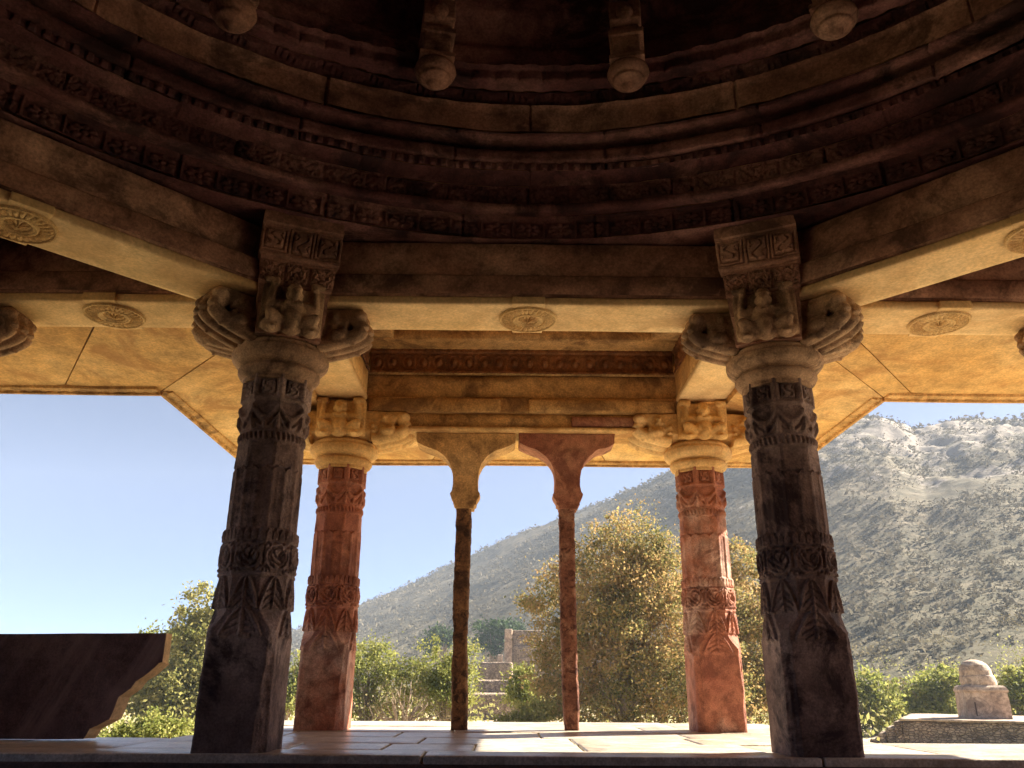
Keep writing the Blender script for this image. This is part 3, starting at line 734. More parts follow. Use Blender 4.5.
# ------------------------------------------------------------------ dome
t = thing('stone_dome', 'dark domed ceiling of carved concentric rings above the pillars', 'dome', (0, CY * S, 0))
fa = np.radians(np.linspace(-12, 192, 2000)); ra = np.radians(np.linspace(192, 348, 160))[1:-1]
AN = np.concatenate([fa, ra])
def dband(name, prof, rel=None, rows=1, seed=0, mat='dome', amp=.010, blocks=0):
    p = np.array(prof, float); out = [p[0]]
    for a, b in zip(p[:-1], p[1:]):
        for i in range(1, rows + 1): out.append(a + (b - a) * i / rows)
    p = np.array(out); A, _ = np.meshgrid(AN, p[:, 0]); R = np.repeat(p[:, :1], len(AN), 1); Z = np.repeat(p[:, 1:], len(AN), 1)
    v = np.repeat(np.linspace(-1, 1, len(p))[:, None], len(AN), 1)
    h = np.zeros_like(R)
    if rel is not None: h = rel(A, v)
    if blocks:   # joints between the stones of the ring, each stone set in or out a little
        k = np.floor(A / (2 * PI) * blocks); fr = (A / (2 * PI) * blocks) % 1
        h = h + (_h(k.astype(np.int64), 3, seed, 5)) * .011 - .014 * (np.minimum(fr, 1 - fr) * 2 * PI / blocks * S < .008)
    P = np.stack([R * np.cos(A) * S, R * np.sin(A) * S, Z * S], -1)
    w = fbm(P, 1.7, 4, seed) * amp * 1.5 + fbm(P, 9, 3, seed + 3) * amp * .7
    dn = h + w
    P[..., 0] -= np.cos(A) * dn; P[..., 1] -= np.sin(A) * dn; P[..., 2] += w * .6
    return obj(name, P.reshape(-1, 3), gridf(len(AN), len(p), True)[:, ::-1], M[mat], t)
def cell(A, n): return ((A / (2 * PI) * n) % 1) * 2 - 1
def r_flower(A, v):
    u = cell(A, 110); vv = np.clip((v + .1) / .8, -1.3, 1.3)
    h = .020 * (m_flower(u * 1.15, vv * 1.15, 8) - 1) * sst(1.0, .92, np.maximum(abs(u), abs(vv)))
    return h + .012 * (v < -.82) + .006 * (v > .9)
def r_scroll(A, v):
    u = cell(A, 84)
    return .018 * (m_scroll(u, v * .9, 1.1) + .4 * sst(.2, .05, np.abs(v - .5 * np.sin(u * PI))) - 1) * sst(1, .85, abs(v))
def r_teeth(A, v): return .016 * (cell(A, 300) > 0) * (v > -.8) * (v < .7)
def r_fringe(A, v):
    u = cell(A, 70); return -.045 * (v < -.2 + 1.0 * np.abs(u))
def r_bead(A, v):
    u = cell(A, 130); return .02 * np.sqrt(np.clip(1 - u * u - (v * .8) ** 2, 0, 1))
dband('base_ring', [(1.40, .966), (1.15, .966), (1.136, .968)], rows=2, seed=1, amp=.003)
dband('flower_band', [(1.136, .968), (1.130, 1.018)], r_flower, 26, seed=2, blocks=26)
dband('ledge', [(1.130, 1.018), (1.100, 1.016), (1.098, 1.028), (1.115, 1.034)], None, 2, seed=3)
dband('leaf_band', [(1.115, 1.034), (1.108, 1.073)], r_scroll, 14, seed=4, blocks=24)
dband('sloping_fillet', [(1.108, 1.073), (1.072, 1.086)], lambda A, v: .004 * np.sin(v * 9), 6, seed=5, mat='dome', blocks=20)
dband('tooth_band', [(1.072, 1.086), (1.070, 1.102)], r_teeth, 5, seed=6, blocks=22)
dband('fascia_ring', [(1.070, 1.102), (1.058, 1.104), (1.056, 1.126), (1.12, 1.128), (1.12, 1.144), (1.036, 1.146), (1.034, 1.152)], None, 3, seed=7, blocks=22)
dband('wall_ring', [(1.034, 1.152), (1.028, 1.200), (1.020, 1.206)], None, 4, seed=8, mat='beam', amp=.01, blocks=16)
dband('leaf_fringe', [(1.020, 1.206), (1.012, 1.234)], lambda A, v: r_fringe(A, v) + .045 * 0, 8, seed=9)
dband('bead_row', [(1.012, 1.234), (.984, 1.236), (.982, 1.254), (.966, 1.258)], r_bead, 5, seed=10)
pr = [(.966, 1.258)]
for k in range(11):
    a0, a1 = .22 + k * .115, .22 + (k + 1) * .115
    r0, z0 = pr[-1]
    r1 = .966 * math.cos((k + 1) / 11 * PI / 2 * .97) ** .9 + .02; z1 = 1.258 + .46 * math.sin((k + 1) / 11 * PI / 2)
    pr += [(r0 + .004, z0 + (z1 - z0) * .55), (r0 - (r0 - r1) * .25, z0 + (z1 - z0) * .7), (r1 + .006, z1 - (z1 - z0) * .12), (r1, z1)]
pr.append((.002, 1.73))
dband('ribbed_vault', pr, None, 1, seed=11, amp=.004)
V, F = lathe([(1.42 * S, .98 * S), (1.40 * S, 1.12 * S), (1.25 * S, 1.35 * S), (.95 * S, 1.62 * S), (.5 * S, 1.82 * S), (.02 * S, 1.88 * S)], 96)
obj('outer_shell', V, F[:-2], M['yellow'], t, True)
# hanging brackets
pk = None
for k in range(-4, 4):
    a = PI / 2 - math.radians(11.25 + 22.5 * k)
    if pk is None:
        st = join([rbox((-.026 * S, -.030 * S, 1.195 * S), (.026 * S, .030 * S, 1.50 * S), .05, .004, .01, 5, .01),
                   rbox((-.033 * S, -.036 * S, 1.205 * S), (.033 * S, .036 * S, 1.218 * S), .05, .003, .006, 6, .005),
                   rbox((-.033 * S, -.036 * S, 1.262 * S), (.033 * S, .036 * S, 1.274 * S), .05, .003, .006, 7, .005),
                   rbox((-.030 * S, -.048 * S, 1.285 * S), (.030 * S, .030 * S, 1.33 * S), .05, .004, .01, 8, .01),
                   rbox((-.028 * S, -.062 * S, 1.345 * S), (.028 * S, .030 * S, 1.42 * S), .05, .004, .01, 9, .01),
                   ellipsoid((0, -.045 * S, 1.30 * S), (.055, .05, .06)), ellipsoid((0, -.055 * S, 1.375 * S), (.06, .06, .08))])
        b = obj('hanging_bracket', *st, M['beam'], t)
        kn = obj('pendant_knob', *lathe([(r * S, z * S) for r, z in dense([(.020, 1.205), (.038, 1.204), (.040, 1.196), (.036, 1.186), (.030, 1.181), (.030, 1.177), (.023, 1.172), (.014, 1.168), (.012, 1.165), (.008, 1.160), (.002, 1.157)], 2)], 28, .002, 2), M['beam'], b, True)
        pk = (b, kn)
    else:
        b = pk[0].copy(); COL.objects.link(b); kn = pk[1].copy(); COL.objects.link(kn); kn.parent = b
    b.location = (.945 * S * math.cos(a), .945 * S * math.sin(a), .012 * S); b.rotation_euler = (0, 0, a - PI / 2 + 0)
    b.parent = t

# ------------------------------------------------------------------ slim pillars under the far lintel
def slim_pillar(x, label, mat_s, mat_b, seed, half, broken=0):
    t = thing('slim_pillar', label, 'pillar', (x * S, DP * S, 0), 0, 'slim pillars propping the far lintel')
    zs = np.linspace(0, .572, 150); N = 48; th = np.arange(N) * 2 * PI / N
    Z, T = np.meshgrid(zs, th, indexing='ij')
    d = (T + Q) % (PI / 2) - Q
    r = np.minimum(.0205 / np.cos(d), .0255)
    P = np.stack([r * np.cos(T) * S, r * np.sin(T) * S, Z * S], -1)
    dd = fbm(P, 9, 4, seed) * .012 + fbm(P, 30, 3, seed + 4) * .006 - .010 * sst(.1, .5, fbm(P, 3, 2, seed + 8))
    P[..., 0] += np.cos(T) * dd; P[..., 1] += np.sin(T) * dd
    P[..., 0] += .012 * np.sin(Z * 5 + seed)
    obj('shaft', *tube_grid(P), M[mat_s], t)
    # moulded neck + spreading bracket, cut from a slab
    prof = [(.025, .560), (.026, .568), (.031, .571), (.032, .580), (.039, .592), (.041, .600), (.036, .608), (.034, .625), (.034, .645), (.037, .665), (.045, .685), (.059, .703), (.080, .718), (half - .022, .731), (half - .002, .742), (half, .752), (half, .7685)]
    pts = []
    for (w, z) in dense(prof, 4): pts.append((w, z))
    pts = np.array(pts); ny = 9
    rows = []
    for k, (w, z) in enumerate(pts):
        dep = .028 + .012 * sst(.64, .72, z)
        L = np.linspace(-1, 1, 15)
        wl, wr = w, w
        ring = [(-wl + (wl + wr) * (l + 1) / 2, -dep, z) for l in L] + [(-wl + (wl + wr) * (1 - l) / 2, dep, z) for l in L]
        rows.append(ring)
    P = np.array(rows) * S
    nz = np.stack([fbm(P, 5, 4, seed + 5), fbm(P, 5, 4, seed + 6), 0 * P[..., 0]], -1)
    P = P + nz * np.array([.014 if broken else .007, .008, 0])
    if broken:
        e = np.abs(P[..., 0]) / S
        P[..., 2] += .05 * sst(.03, half, e) * np.clip(fbm(P, 7, 3, seed + 14), 0, 1)
        P[..., 0] *= 1 - .03 * np.clip(fbm(P, 12, 2, seed + 12), 0, 1)
    obj('spreading_bracket', *tube_grid(P), M[mat_b], t)
slim_pillar(-.155, 'left of the two slim pillars, dark mottled shaft under a brown spreading bracket', 'roughdark', 'brown', 3, .1385)
slim_pillar(.128, 'right of the two slim pillars, pitted red shaft under a chipped red bracket', 'roughred', 'pinkred', 9, .1345, 1)

# ------------------------------------------------------------------ platform
def platform():
    zt = 0.0
    parts = []
    pit = 1.137
    yb = -.0735
    # floor slabs: front apron and the two sides, laid in flagstones
    objs = []
    r2 = np.random.default_rng(5)
    # rows of flags in y, broken at random x
    def flags(x0, x1, y0, y1, nrow, wmin, wmax, z=0.0):
        ys = np.linspace(y0, y1, nrow + 1)
        for a, b in zip(ys[:-1], ys[1:]):
            x = x0
            while x < x1 - 1e-6:
                w = r2.uniform(wmin, wmax); xe = x + w
                if x1 - xe < wmin * .5: xe = x1
                dz = r2.uniform(-.004, .004); sk = r2.uniform(-.02, .02)
                V, F = rbox((x * S + .006, a * S + .005, -.12), (xe * S - .006, b * S - .005, z + dz), .22, .002, .01, int(r2.integers(999)), .008)
                objs.append((V, F)); x = xe
    flags(-.74, .74, .035, DP - .09, 3, .16, .34)
    flags(-.74, .74, DP - .09, DP + EO, 2, .35, .7, .001)
    flags(-2.3, -.74, .035, .33, 1, .3, .6); flags(.74, 2.3, .035, .33, 1, .3, .6)
    flags(-2.3, 2.3, yb, .035, 1, .5, .9, .003)
    flags(-2.3, -pit, -2.5, yb, 5, .3, .6); flags(pit, 2.3, -2.5, yb, 5, .3, .6)
    V = np.concatenate([o[0] for o in objs]); off = 0; Fs = []
    for v, f in objs: Fs.append(f + off); off += len(v)
    o = obj('platform_floor', V, np.concatenate(Fs), M['floor']); structure(o, 'pale stone flags of the pavilion floor and porch')
    # solid plinth below
    pl = []
    for lo, hi in (((-2.31, yb - .002, 0), (2.31, .335, 0)), ((-.745, .336, 0), (.745, DP + EO + .006, 0)), ((-2.31, -2.5, 0), (-pit - .002, yb - .003, 0)), ((pit + .002, -2.5, 0), (2.31, yb - .003, 0))):
        pl.append(rbox((lo[0] * S, lo[1] * S, -2.6), (hi[0] * S, hi[1] * S, -.035), .4, .004, .015, 3))
    V = np.concatenate([o[0] for o in pl]); off = 0; Fs = []
    for v, f in pl: Fs.append(f + off); off += len(v)
    structure(obj('platform_plinth', V, np.concatenate(Fs), M['riser']), 'dark stone plinth under the pavilion floor')
    V, F = rbox((-pit * S, -2.5 * S, -.62), (pit * S, yb * S, -.42), .3, .004)
    structure(obj('hall_floor', V, F, M['riser']), 'sunken stone floor of the hall')
    pl = [rbox((-2.4 * S, -2.62 * S, -.6), (2.4 * S, -2.52 * S, 1.1 * S), .5, .004), rbox((1.70 * S, -2.515 * S, -.6), (1.80 * S, -1.0 * S, .98 * S), .5, .004)]  # unseen walls behind and beside the camera, added to keep light out
    V = np.concatenate([o[0] for o in pl]); off = 0; Fs = []
    for v, f in pl: Fs.append(f + off); off += len(v)
    structure(obj('unseen_blocking_wall', V, np.concatenate(Fs), M['riser']), 'unseen dark wall added around the hall to block light')
platform()

# broken parapet on the left
def parapet():
    t = thing('broken_parapet', 'dark upright parapet slab on the left with a broken end coloured pale as if lit', 'parapet', (-.74 * S, .235 * S, 0), 0)
    # outline (x from the right end, z), broken lower right corner
    out = [(0, .205), (0, .150), (-.010, .138), (-.030, .122), (-.045, .112), (-.052, .098), (-.070, .082), (-.076, .060), (-.082, .040), (-.118, .022), (-.130, .004), (-.30, .003), (-.8, .002), (-1.3, .001)]
    top = [(-1.3, .192), (-.8, .197), (-.30, .202), (-.05, .2045)]
    pts = np.array(dense(out, 6)); pts[:, 0] += fbm(np.c_[pts * S, 0 * pts[:, 0]], 8, 3, 2) * .004 * (pts[:, 0] < -.001); 
    tp = np.array(dense(top, 4))
    ring = np.concatenate([pts, tp])
    # slab by layers through its thickness
    layers = []
    for y, s in ((-.0150, 0), (-.0142, .0015), (0, .0015), (.010, .0015), (.0170, .001), (.0178, 0)):
        ly = ring.copy()
        layers.append(np.c_[ly[:, 0] + s * np.where(ly[:, 0] > -.14, 1, 0) + (.010 * (y / .03) if True else 0) * np.where((ly[:, 0] > -.14) & (ly[:, 0] < -.001), 1, 0), np.full(len(ly), y), ly[:, 1]])
    P = np.array(layers) * S
    P += np.stack([fbm(P, 7, 3, 1), fbm(P, 3, 3, 2), fbm(P, 7, 3, 3)], -1) * .004
    V, F = tube_grid(P)
    o = obj('slab', V, F, M['parapet'], t); o.data.materials.append(M['soffit'])  # second, paler material paints the bounce light on the broken end
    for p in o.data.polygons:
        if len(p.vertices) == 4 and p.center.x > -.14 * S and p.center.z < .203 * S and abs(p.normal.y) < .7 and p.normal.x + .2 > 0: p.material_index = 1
    return t
parapet()

# ------------------------------------------------------------------ camera model (used only to know azimuths of the far skyline)
CAM = dict(x=-.0421 * S, y=-1.5281 * S, z=.1172 * S, yaw=.0066, pit=.3514, rol=.0066, f=809.85)
fw = Vector((math.sin(CAM['yaw']) * math.cos(CAM['pit']), math.cos(CAM['yaw']) * math.cos(CAM['pit']), math.sin(CAM['pit'])))
rt = Vector((math.cos(CAM['yaw']), -math.sin(CAM['yaw']), 0)); up = rt.cross(fw)
r2_ = rt * math.cos(CAM['rol']) + up * math.sin(CAM['rol']); u2_ = -rt * math.sin(CAM['rol']) + up * math.cos(CAM['rol'])
cam = bpy.data.cameras.new('camera'); co = bpy.data.objects.new('camera', cam); COL.objects.link(co)
cam.sensor_width = 36; cam.lens = CAM['f'] / 1024 * 36; cam.clip_end = 9000; cam.clip_start = .05
Mx = Matrix((r2_, u2_, -fw)).transposed().to_4x4(); Mx.translation = Vector((CAM['x'], CAM['y'], CAM['z'])); co.matrix_world = Mx
scene.camera = co
def ray(px, py):
    d = (fw * CAM['f'] + r2_ * (px - 512) + u2_ * (384 - py)).normalized()
    return math.atan2(d.x, d.y), math.atan2(d.z, math.hypot(d.x, d.y))
def spot(px, dist):
    a = ray(px, 690)[0]; return CAM['x'] + dist * math.sin(a), CAM['y'] + dist * math.cos(a)
def top_at(px, py, dist): return CAM['z'] + dist * math.tan(ray(px, py)[1])

GZ = -2.3
# ------------------------------------------------------------------ ground and hill
n = 140; r = np.concatenate([[0], np.geomspace(3, 4000, 60)]); a = np.linspace(0, 2 * PI, n, endpoint=False)
A, R = np.meshgrid(a, r); P = np.stack([R * np.sin(A), R * np.cos(A), GZ + fbm(np.stack([R * np.sin(A), R * np.cos(A), 0 * R], -1), .08, 3, 2) * .15 * sst(8, 25, R)], -1)
structure(obj('ground', P.reshape(-1, 3), gridf(n, len(r), True), M['ground'], smooth=True), 'dry sunlit ground around the pavilion')

sky_px = [(-300, 668), (-150, 664), (100, 662), (250, 650), (300, 628), (355, 608), (400, 590), (450, 569), (500, 546), (560, 519), (610, 497), (660, 477), (740, 448), (800, 430), (835, 420), (880, 416), (915, 427), (960, 419), (1024, 420), (1100, 415), (1200, 440), (1400, 470)]
sa = np.array([ray(x, y)[0] for x, y in sky_px]); se = np.array([math.tan(ray(x, y)[1]) for x, y in sky_px])
def hill_h(X, Y):
    """terrain height above the ground as a function of place"""
    dx, dy = X - CAM['x'], Y - CAM['y']; r = np.hypot(dx, dy); az = np.arctan2(dx, dy)
    el = np.interp(az, sa, se)
    rr = np.interp(az, [-.7, -.3, 0, .25, .45, .7, 1.2], [500, 480, 420, 350, 330, 330, 380]); rf = np.interp(az, [-.7, -.2, .1, .5, 1.2], [260, 170, 105, 85, 80])
    H = el * rr - GZ + CAM['z']
    t = (r - rf) / (rr - rf)
    P = np.stack([X, Y, 0 * X], -1)
    tt = np.clip(t, 0, 1)
    prof = np.where(t < 1, .80 * tt ** 1.25 + .20 * sst(0, 1, tt), 1 - .5 * sst(1, 2.3, t))
    crag = sst(.05, .35, az) * sst(.35, .9, t)
    spur = 1 - np.abs(fbm(P, .012, 3, 4)) * 2
    rug = fbm(P, .02, 5, 9) * 9 * sst(0, .5, t) * sst(1.6, .9, t) * .6 + (1 - 2 * np.abs(fbm(P, .035, 5, 31))) * 6 * crag * sst(1.05, .9, t) + fbm(P, .09, 4, 3) * (1.4 + 3.0 * crag) * sst(0, .2, t)
    edge = sst(-.72, -.6, az) * sst(.95, .8, az)
    return (prof * H + rug * .72) * edge - 1.2 * (1 - sst(-.05, .05, t)), crag
az = np.linspace(-.72, .95, 900); rr = np.geomspace(75, 590, 330)
A, R = np.meshgrid(az, rr); X = CAM['x'] + R * np.sin(A); Y = CAM['y'] + R * np.cos(A)
H, crag = hill_h(X, Y)
ho = structure(obj('hill', np.stack([X, Y, GZ + H], -1).reshape(-1, 3), gridf(len(az), len(rr)), M['hill'], smooth=True), 'dry rocky hill rising to the right under the sky')
at = ho.data.attributes.new('rock', 'FLOAT', 'POINT')
gz = np.gradient(H, axis=0) / np.gradient(R, axis=0)
rockv = .27 * np.clip(crag, 0, 1) + .16 * np.clip(np.abs(gz) - .45, 0, 1)
at.data.foreach_set('value', rockv.ravel().astype(np.float32))

# leaf cards
def cards(C, size, rg, flat=.0):
    """one small folded leaf (4 verts, 1 quad) at each centre"""
    n = len(C); d1 = rg.normal(size=(n, 3)); d1 /= np.linalg.norm(d1, axis=1)[:, None]
    d2 = rg.normal(size=(n, 3)); d2 -= (d2 * d1).sum(1)[:, None] * d1; d2 /= np.linalg.norm(d2, axis=1)[:, None]
    s = size * rg.uniform(.6, 1.3, (n, 1)) if np.isscalar(size) else size[:, None] * rg.uniform(.6, 1.3, (n, 1))
    a = C - d1 * s; b = C + d2 * s * .55; c = C + d1 * s; d = C - d2 * s * .55
    V = np.stack([a, b, c, d], 1).reshape(-1, 3); F = np.arange(4 * n).reshape(-1, 4)
    return V, F
# scrub on the slopes (too many to count)
ridge_az = np.random.default_rng(8).uniform(ray(300, 620)[0], ray(1030, 430)[0], 420)
rg = np.random.default_rng(3)
nb = 95000
ba = rg.uniform(-.5, .75, nb); br = 80 + 480 * rg.random(nb) ** .9
bx = CAM['x'] + br * np.sin(ba); by = CAM['y'] + br * np.cos(ba)
keep = fbm(np.stack([bx, by, 0 * bx], -1), .016, 2, 5) * .9 + fbm(np.stack([bx, by, 0 * bx], -1), .06, 3, 7) + .45 * rg.random(nb) > .06
bx, by, br = bx[keep], by[keep], br[keep]
rrr = np.interp(ridge_az, [-.7, -.3, 0, .25, .45, .7, 1.2], [500, 480, 420, 350, 330, 330, 380]) * rg.uniform(.97, 1.0, len(ridge_az))
bx = np.concatenate([bx, CAM['x'] + rrr * np.sin(ridge_az)]); by = np.concatenate([by, CAM['y'] + rrr * np.cos(ridge_az)]); br = np.concatenate([br, rrr])
bh, cr = hill_h(bx, by); sz = .18 + .30 * rg.random(len(bx)) + 1.0 * rg.random(len(bx)) ** 9 * (1 - .3 * np.clip(cr, 0, 1)) * (.75 + br / 600)
sz[-420:] = rg.uniform(.5, 1.7, 420) ** 1.2
k = 7
C = np.repeat(np.stack([bx, by, GZ + bh + sz * .45], -1), k, 0) + rg.normal(size=(len(bx) * k, 3)) * np.repeat(sz, k)[:, None] * np.array([.62, .62, .42])
V, F = cards(C, np.repeat(sz, k) * .5, rg)
o = obj('hillside_scrub', V, F, M['scrub']); tag(o, 'low dry scrub bushes dotted over the hillside', 'scrub', kind='stuff')

# ------------------------------------------------------------------ trees
def tree(name, label, cat, px, dist, lobes, leaf, nclump, nleaf, lsize, group=None, seed=0, trunk=.16, tmat='bark', zbase=None, csize=.42, dens_bare=0):
    """lobes: (x px, y px, radius px) circles in which the crown spreads at its own distance; given depth as a real volume"""
    rg = np.random.default_rng(seed)
    x0, y0 = spot(px, dist); zb = GZ if zbase is None else zbase
    t = thing(name, label, cat, (x0, y0, zb), 0, group)
    right = np.array([math.cos(ray(px, 690)[0]), -math.sin(ray(px, 690)[0]), 0]); back = np.array([-right[1], right[0], 0])
    sc = dist / 760.0
    cl = []; wts = np.array([l[2] ** 2 for l in lobes], float); wts /= wts.sum()
    idx = rg.choice(len(lobes), nclump, p=wts)
    for i in idx:
        lx, ly, lr = lobes[i]
        cx = (lx - px) * sc; cz = top_at(lx, ly, dist) - zb; R = lr * sc
        d = rg.normal(size=3); d /= np.linalg.norm(d); rad = R * rg.random() ** .38 * rg.uniform(.8, 1.12)
        p = right * (cx + d[0] * rad) + back * (d[1] * rad * .9) + np.array([0, 0, cz + d[2] * rad])
        if p[2] > .15: cl.append(p)
    cl = np.array(cl)
    cr = csize * rg.uniform(.35, 1.35, len(cl))
    C = np.repeat(cl, nleaf, 0) + rg.normal(size=(len(cl) * nleaf, 3)) * np.repeat(cr, nleaf)[:, None] * np.array([.5, .5, .38])
    C = C[C[:, 2] > .05]
    V, F = cards(C, lsize, rg)
    obj('crown', V, F, M[leaf], t)
    # trunk and limbs
    H = max(l2[2] for l2 in cl)
    top = np.array([0, 0, H * .55])
    parts = [tube([(0, 0, -.3), (.05, 0, H * .15), (-.05, .05, H * .35), tuple(top)], [trunk * 1.3, trunk, trunk * .75, trunk * .45], 9)]
    for j in rg.choice(len(cl), min(len(cl), 46), replace=False):
        e = cl[j]; s0 = rg.uniform(.12, .5); st = np.array([0, 0, H * s0]) * 1.0
        m1 = st + (e - st) * .4 + np.array([0, 0, H * .06]) + rg.normal(size=3) * H * .02
        m2 = st + (e - st) * .75 + rg.normal(size=3) * H * .025
        parts.append(tube([st, m1, m2, e], [trunk * .42, trunk * .28, trunk * .16, trunk * .05], 5))
    V, F = join(parts); obj('trunk', V, F, M[tmat], t, True)
    return t
gb = 'trees and bushes beyond the porch'
tree('leafy_tree', 'tallest mottled olive tree behind the right slim pillar, its tip above the hillside', 'tree', 625, 31,
     [(622, 548, 32), (608, 590, 50), (640, 640, 65), (660, 560, 26), (655, 600, 45), (608, 680, 50), (568, 640, 27), (556, 596, 24), (680, 680, 55), (640, 525, 16), (568, 690, 32)], 'leaf_olive', 820, 100, .06, gb, 1, .2, csize=.55)
tree('leafy_tree', 'mottled tree rising between the red pillar and the right dark pillar', 'tree', 742, 35,
     [(742, 570, 26), (735, 610, 34), (752, 650, 38), (745, 690, 42), (730, 552, 14), (766, 610, 24), (772, 680, 30)], 'leaf_olive', 420, 90, .065, gb, 2, .16, csize=.55)
tree('leafy_tree', 'bright green young tree right of the far left red pillar', 'tree', 368, 34,
     [(368, 668, 24), (352, 690, 26), (385, 695, 26), (398, 668, 10), (372, 650, 10)], 'leaf_bright', 130, 80, .055, gb, 3, .1, csize=.42)
tree('leafy_tree', 'yellow green tree spreading behind the left slim pillar', 'tree', 447, 34,
     [(440, 672, 28), (462, 660, 17), (425, 690, 22), (450, 695, 26)], 'leaf_bright', 150, 80, .055, gb, 4, .1, csize=.42)
tree('dry_bush', 'pale dry bush with bare twisted branches left of the slim pillars', 'bush', 405, 27,
     [(405, 700, 24), (385, 708, 16), (430, 710, 18)], 'leaf_dry', 70, 9, .05, gb, 5, .11, 'drywood', csize=.4)
tree('green_bush', 'small bright green bush in front of the ruined gate tower', 'bush', 520, 40,
     [(522, 678, 11), (520, 696, 12), (530, 702, 11)], 'leaf_bright', 80, 60, .075, gb, 6, .06, csize=.4)
tree('green_bush', 'low dark green bush at the foot of the rubble behind the porch edge', 'bush', 512, 30,
     [(505, 722, 7), (520, 718, 10), (537, 714, 12)], 'leaf_mid', 60, 60, .06, gb, 7, .05, csize=.3)
tree('leafy_tree', 'green tree seen through the gap beside the far left red pillar', 'tree', 290, 42,
     [(285, 690, 24), (300, 670, 14), (270, 700, 24)], 'leaf_bright', 90, 60, .09, gb, 8, .1, csize=.5)
tree('leafy_tree', 'tall loose yellowish tree between the parapet and the left dark pillar', 'tree', 195, 45,
     [(197, 612, 22), (185, 640, 26), (205, 650, 30), (190, 690, 36), (180, 720, 30), (210, 700, 30), (165, 690, 24)], 'leaf_mid', 420, 90, .10, gb, 9, .16, csize=.6)
tree('leafy_tree', 'rounded green treetop just above the end of the parapet', 'tree', 150, 60,
     [(150, 640, 18), (135, 650, 14), (165, 655, 18), (150, 680, 26)], 'leaf_bright', 110, 55, .12, gb, 10, .14, csize=.6)
tree('green_bush', 'low fresh green bush under the broken end of the parapet', 'bush', 150, 22,
     [(140, 736, 14), (160, 732, 16), (120, 742, 10), (178, 738, 12)], 'leaf_bright', 110, 70, .05, gb, 11, .04, csize=.28)
tree('leafy_tree', 'bright green tree beside the right dark pillar foot', 'tree', 868, 52,
     [(868, 690, 18), (880, 706, 18), (862, 712, 20), (850, 690, 16)], 'leaf_bright', 110, 60, .11, gb, 12, .12, csize=.55)
tree('leafy_tree', 'green tree directly left of the small domed shrine', 'tree', 932, 56,
     [(930, 690, 18), (945, 682, 14), (918, 702, 16), (938, 706, 18)], 'leaf_bright', 120, 60, .11, gb, 13, .14, csize=.55)
tree('leafy_tree', 'green tree at the right frame edge behind the shrine', 'tree', 1016, 56,
     [(1016, 692, 18), (1030, 684, 20), (1006, 706, 14), (1036, 706, 20)], 'leaf_bright', 120, 60, .11, gb, 14, .14, csize=.55)
tree('dry_bush', 'dry tan bush between the two green trees left of the shrine', 'bush', 897, 60,
     [(897, 700, 16), (905, 714, 14), (888, 716, 12)], 'leaf_dry', 60, 50, .12, gb, 15, .08, csize=.5)
def hz(px, dist):
    x, y = spot(px, dist); h, _ = hill_h(np.array([x]), np.array([y])); return GZ + max(0, float(h[0]))
tree('dark_tree', 'dark green tree on the lower slope right of the left slim pillar', 'tree', 492, 135, [(486, 634, 9), (497, 630, 9), (505, 636, 8), (492, 644, 9)], 'leaf_dark', 60, 50, .3, gb, 16, .3, zbase=hz(492, 135), csize=1.4)
tree('dark_tree', 'small dark green tree on the lower slope left of the left slim pillar', 'tree', 441, 140, [(436, 636, 7), (446, 640, 7), (430, 644, 6)], 'leaf_dark', 40, 50, .3, gb, 17, .3, zbase=hz(441, 140), csize=1.2)
tree('dark_tree', 'dark green treetop just left of the ruined gate tower', 'tree', 514, 150, [(512, 628, 6), (518, 632, 6)], 'leaf_dark', 30, 50, .3, gb, 18, .3, zbase=hz(514, 150), csize=1.2)

# undergrowth between the trees and the foot of the hill
rg = np.random.default_rng(12)
def undergrowth(n, a0, a1, r0, r1, mat, s0, s1, name, label, k=80, skip=None):
    ua = rg.uniform(a0, a1, n); ur = rg.uniform(r0, r1, n)
    ux = CAM['x'] + ur * np.sin(ua); uy = CAM['y'] + ur * np.cos(ua); s = rg.uniform(s0, s1, n)
    if skip is not None:
        m = ~skip(ua, ur); ux, uy, s, ur = ux[m], uy[m], s[m], ur[m]
    hh, _ = hill_h(ux, uy); z = GZ + np.maximum(0, hh)
    C = np.repeat(np.stack([ux, uy, z + s * .5], -1), k, 0) + rg.normal(size=(len(ux) * k, 3)) * np.repeat(s, k)[:, None] * np.array([.6, .6, .4])
    C[:, 2] = np.maximum(C[:, 2], GZ + .02)
    V, F = cards(C, np.repeat(s, k) * .065 + .03, rg)
    o = obj(name, V, F, M[mat]); tag(o, label, name.replace('_', ' '), kind='stuff')
def gap(ua, ur):      # the clear strip with the steps and the shrine terrace
    g0, g1 = ray(478, 690)[0], ray(540, 690)[0]; h0 = ray(862, 690)[0]
    return ((ua > g0) & (ua < g1)) | ((ua > h0) & (ur < 62))
undergrowth(420, -.62, .62, 40, 110, 'leaf_mid', .8, 2.0, 'undergrowth', 'mixed green undergrowth at the foot of the hill', skip=gap)
undergrowth(300, -.62, .62, 60, 130, 'leaf_dry', .8, 2.2, 'dry_undergrowth', 'dry brown undergrowth at the foot of the hill', skip=gap)
undergrowth(600, -.62, .62, 20, 55, 'grass', .12, .35, 'grass', 'tufts of grass on the ground beyond the porch', 30)

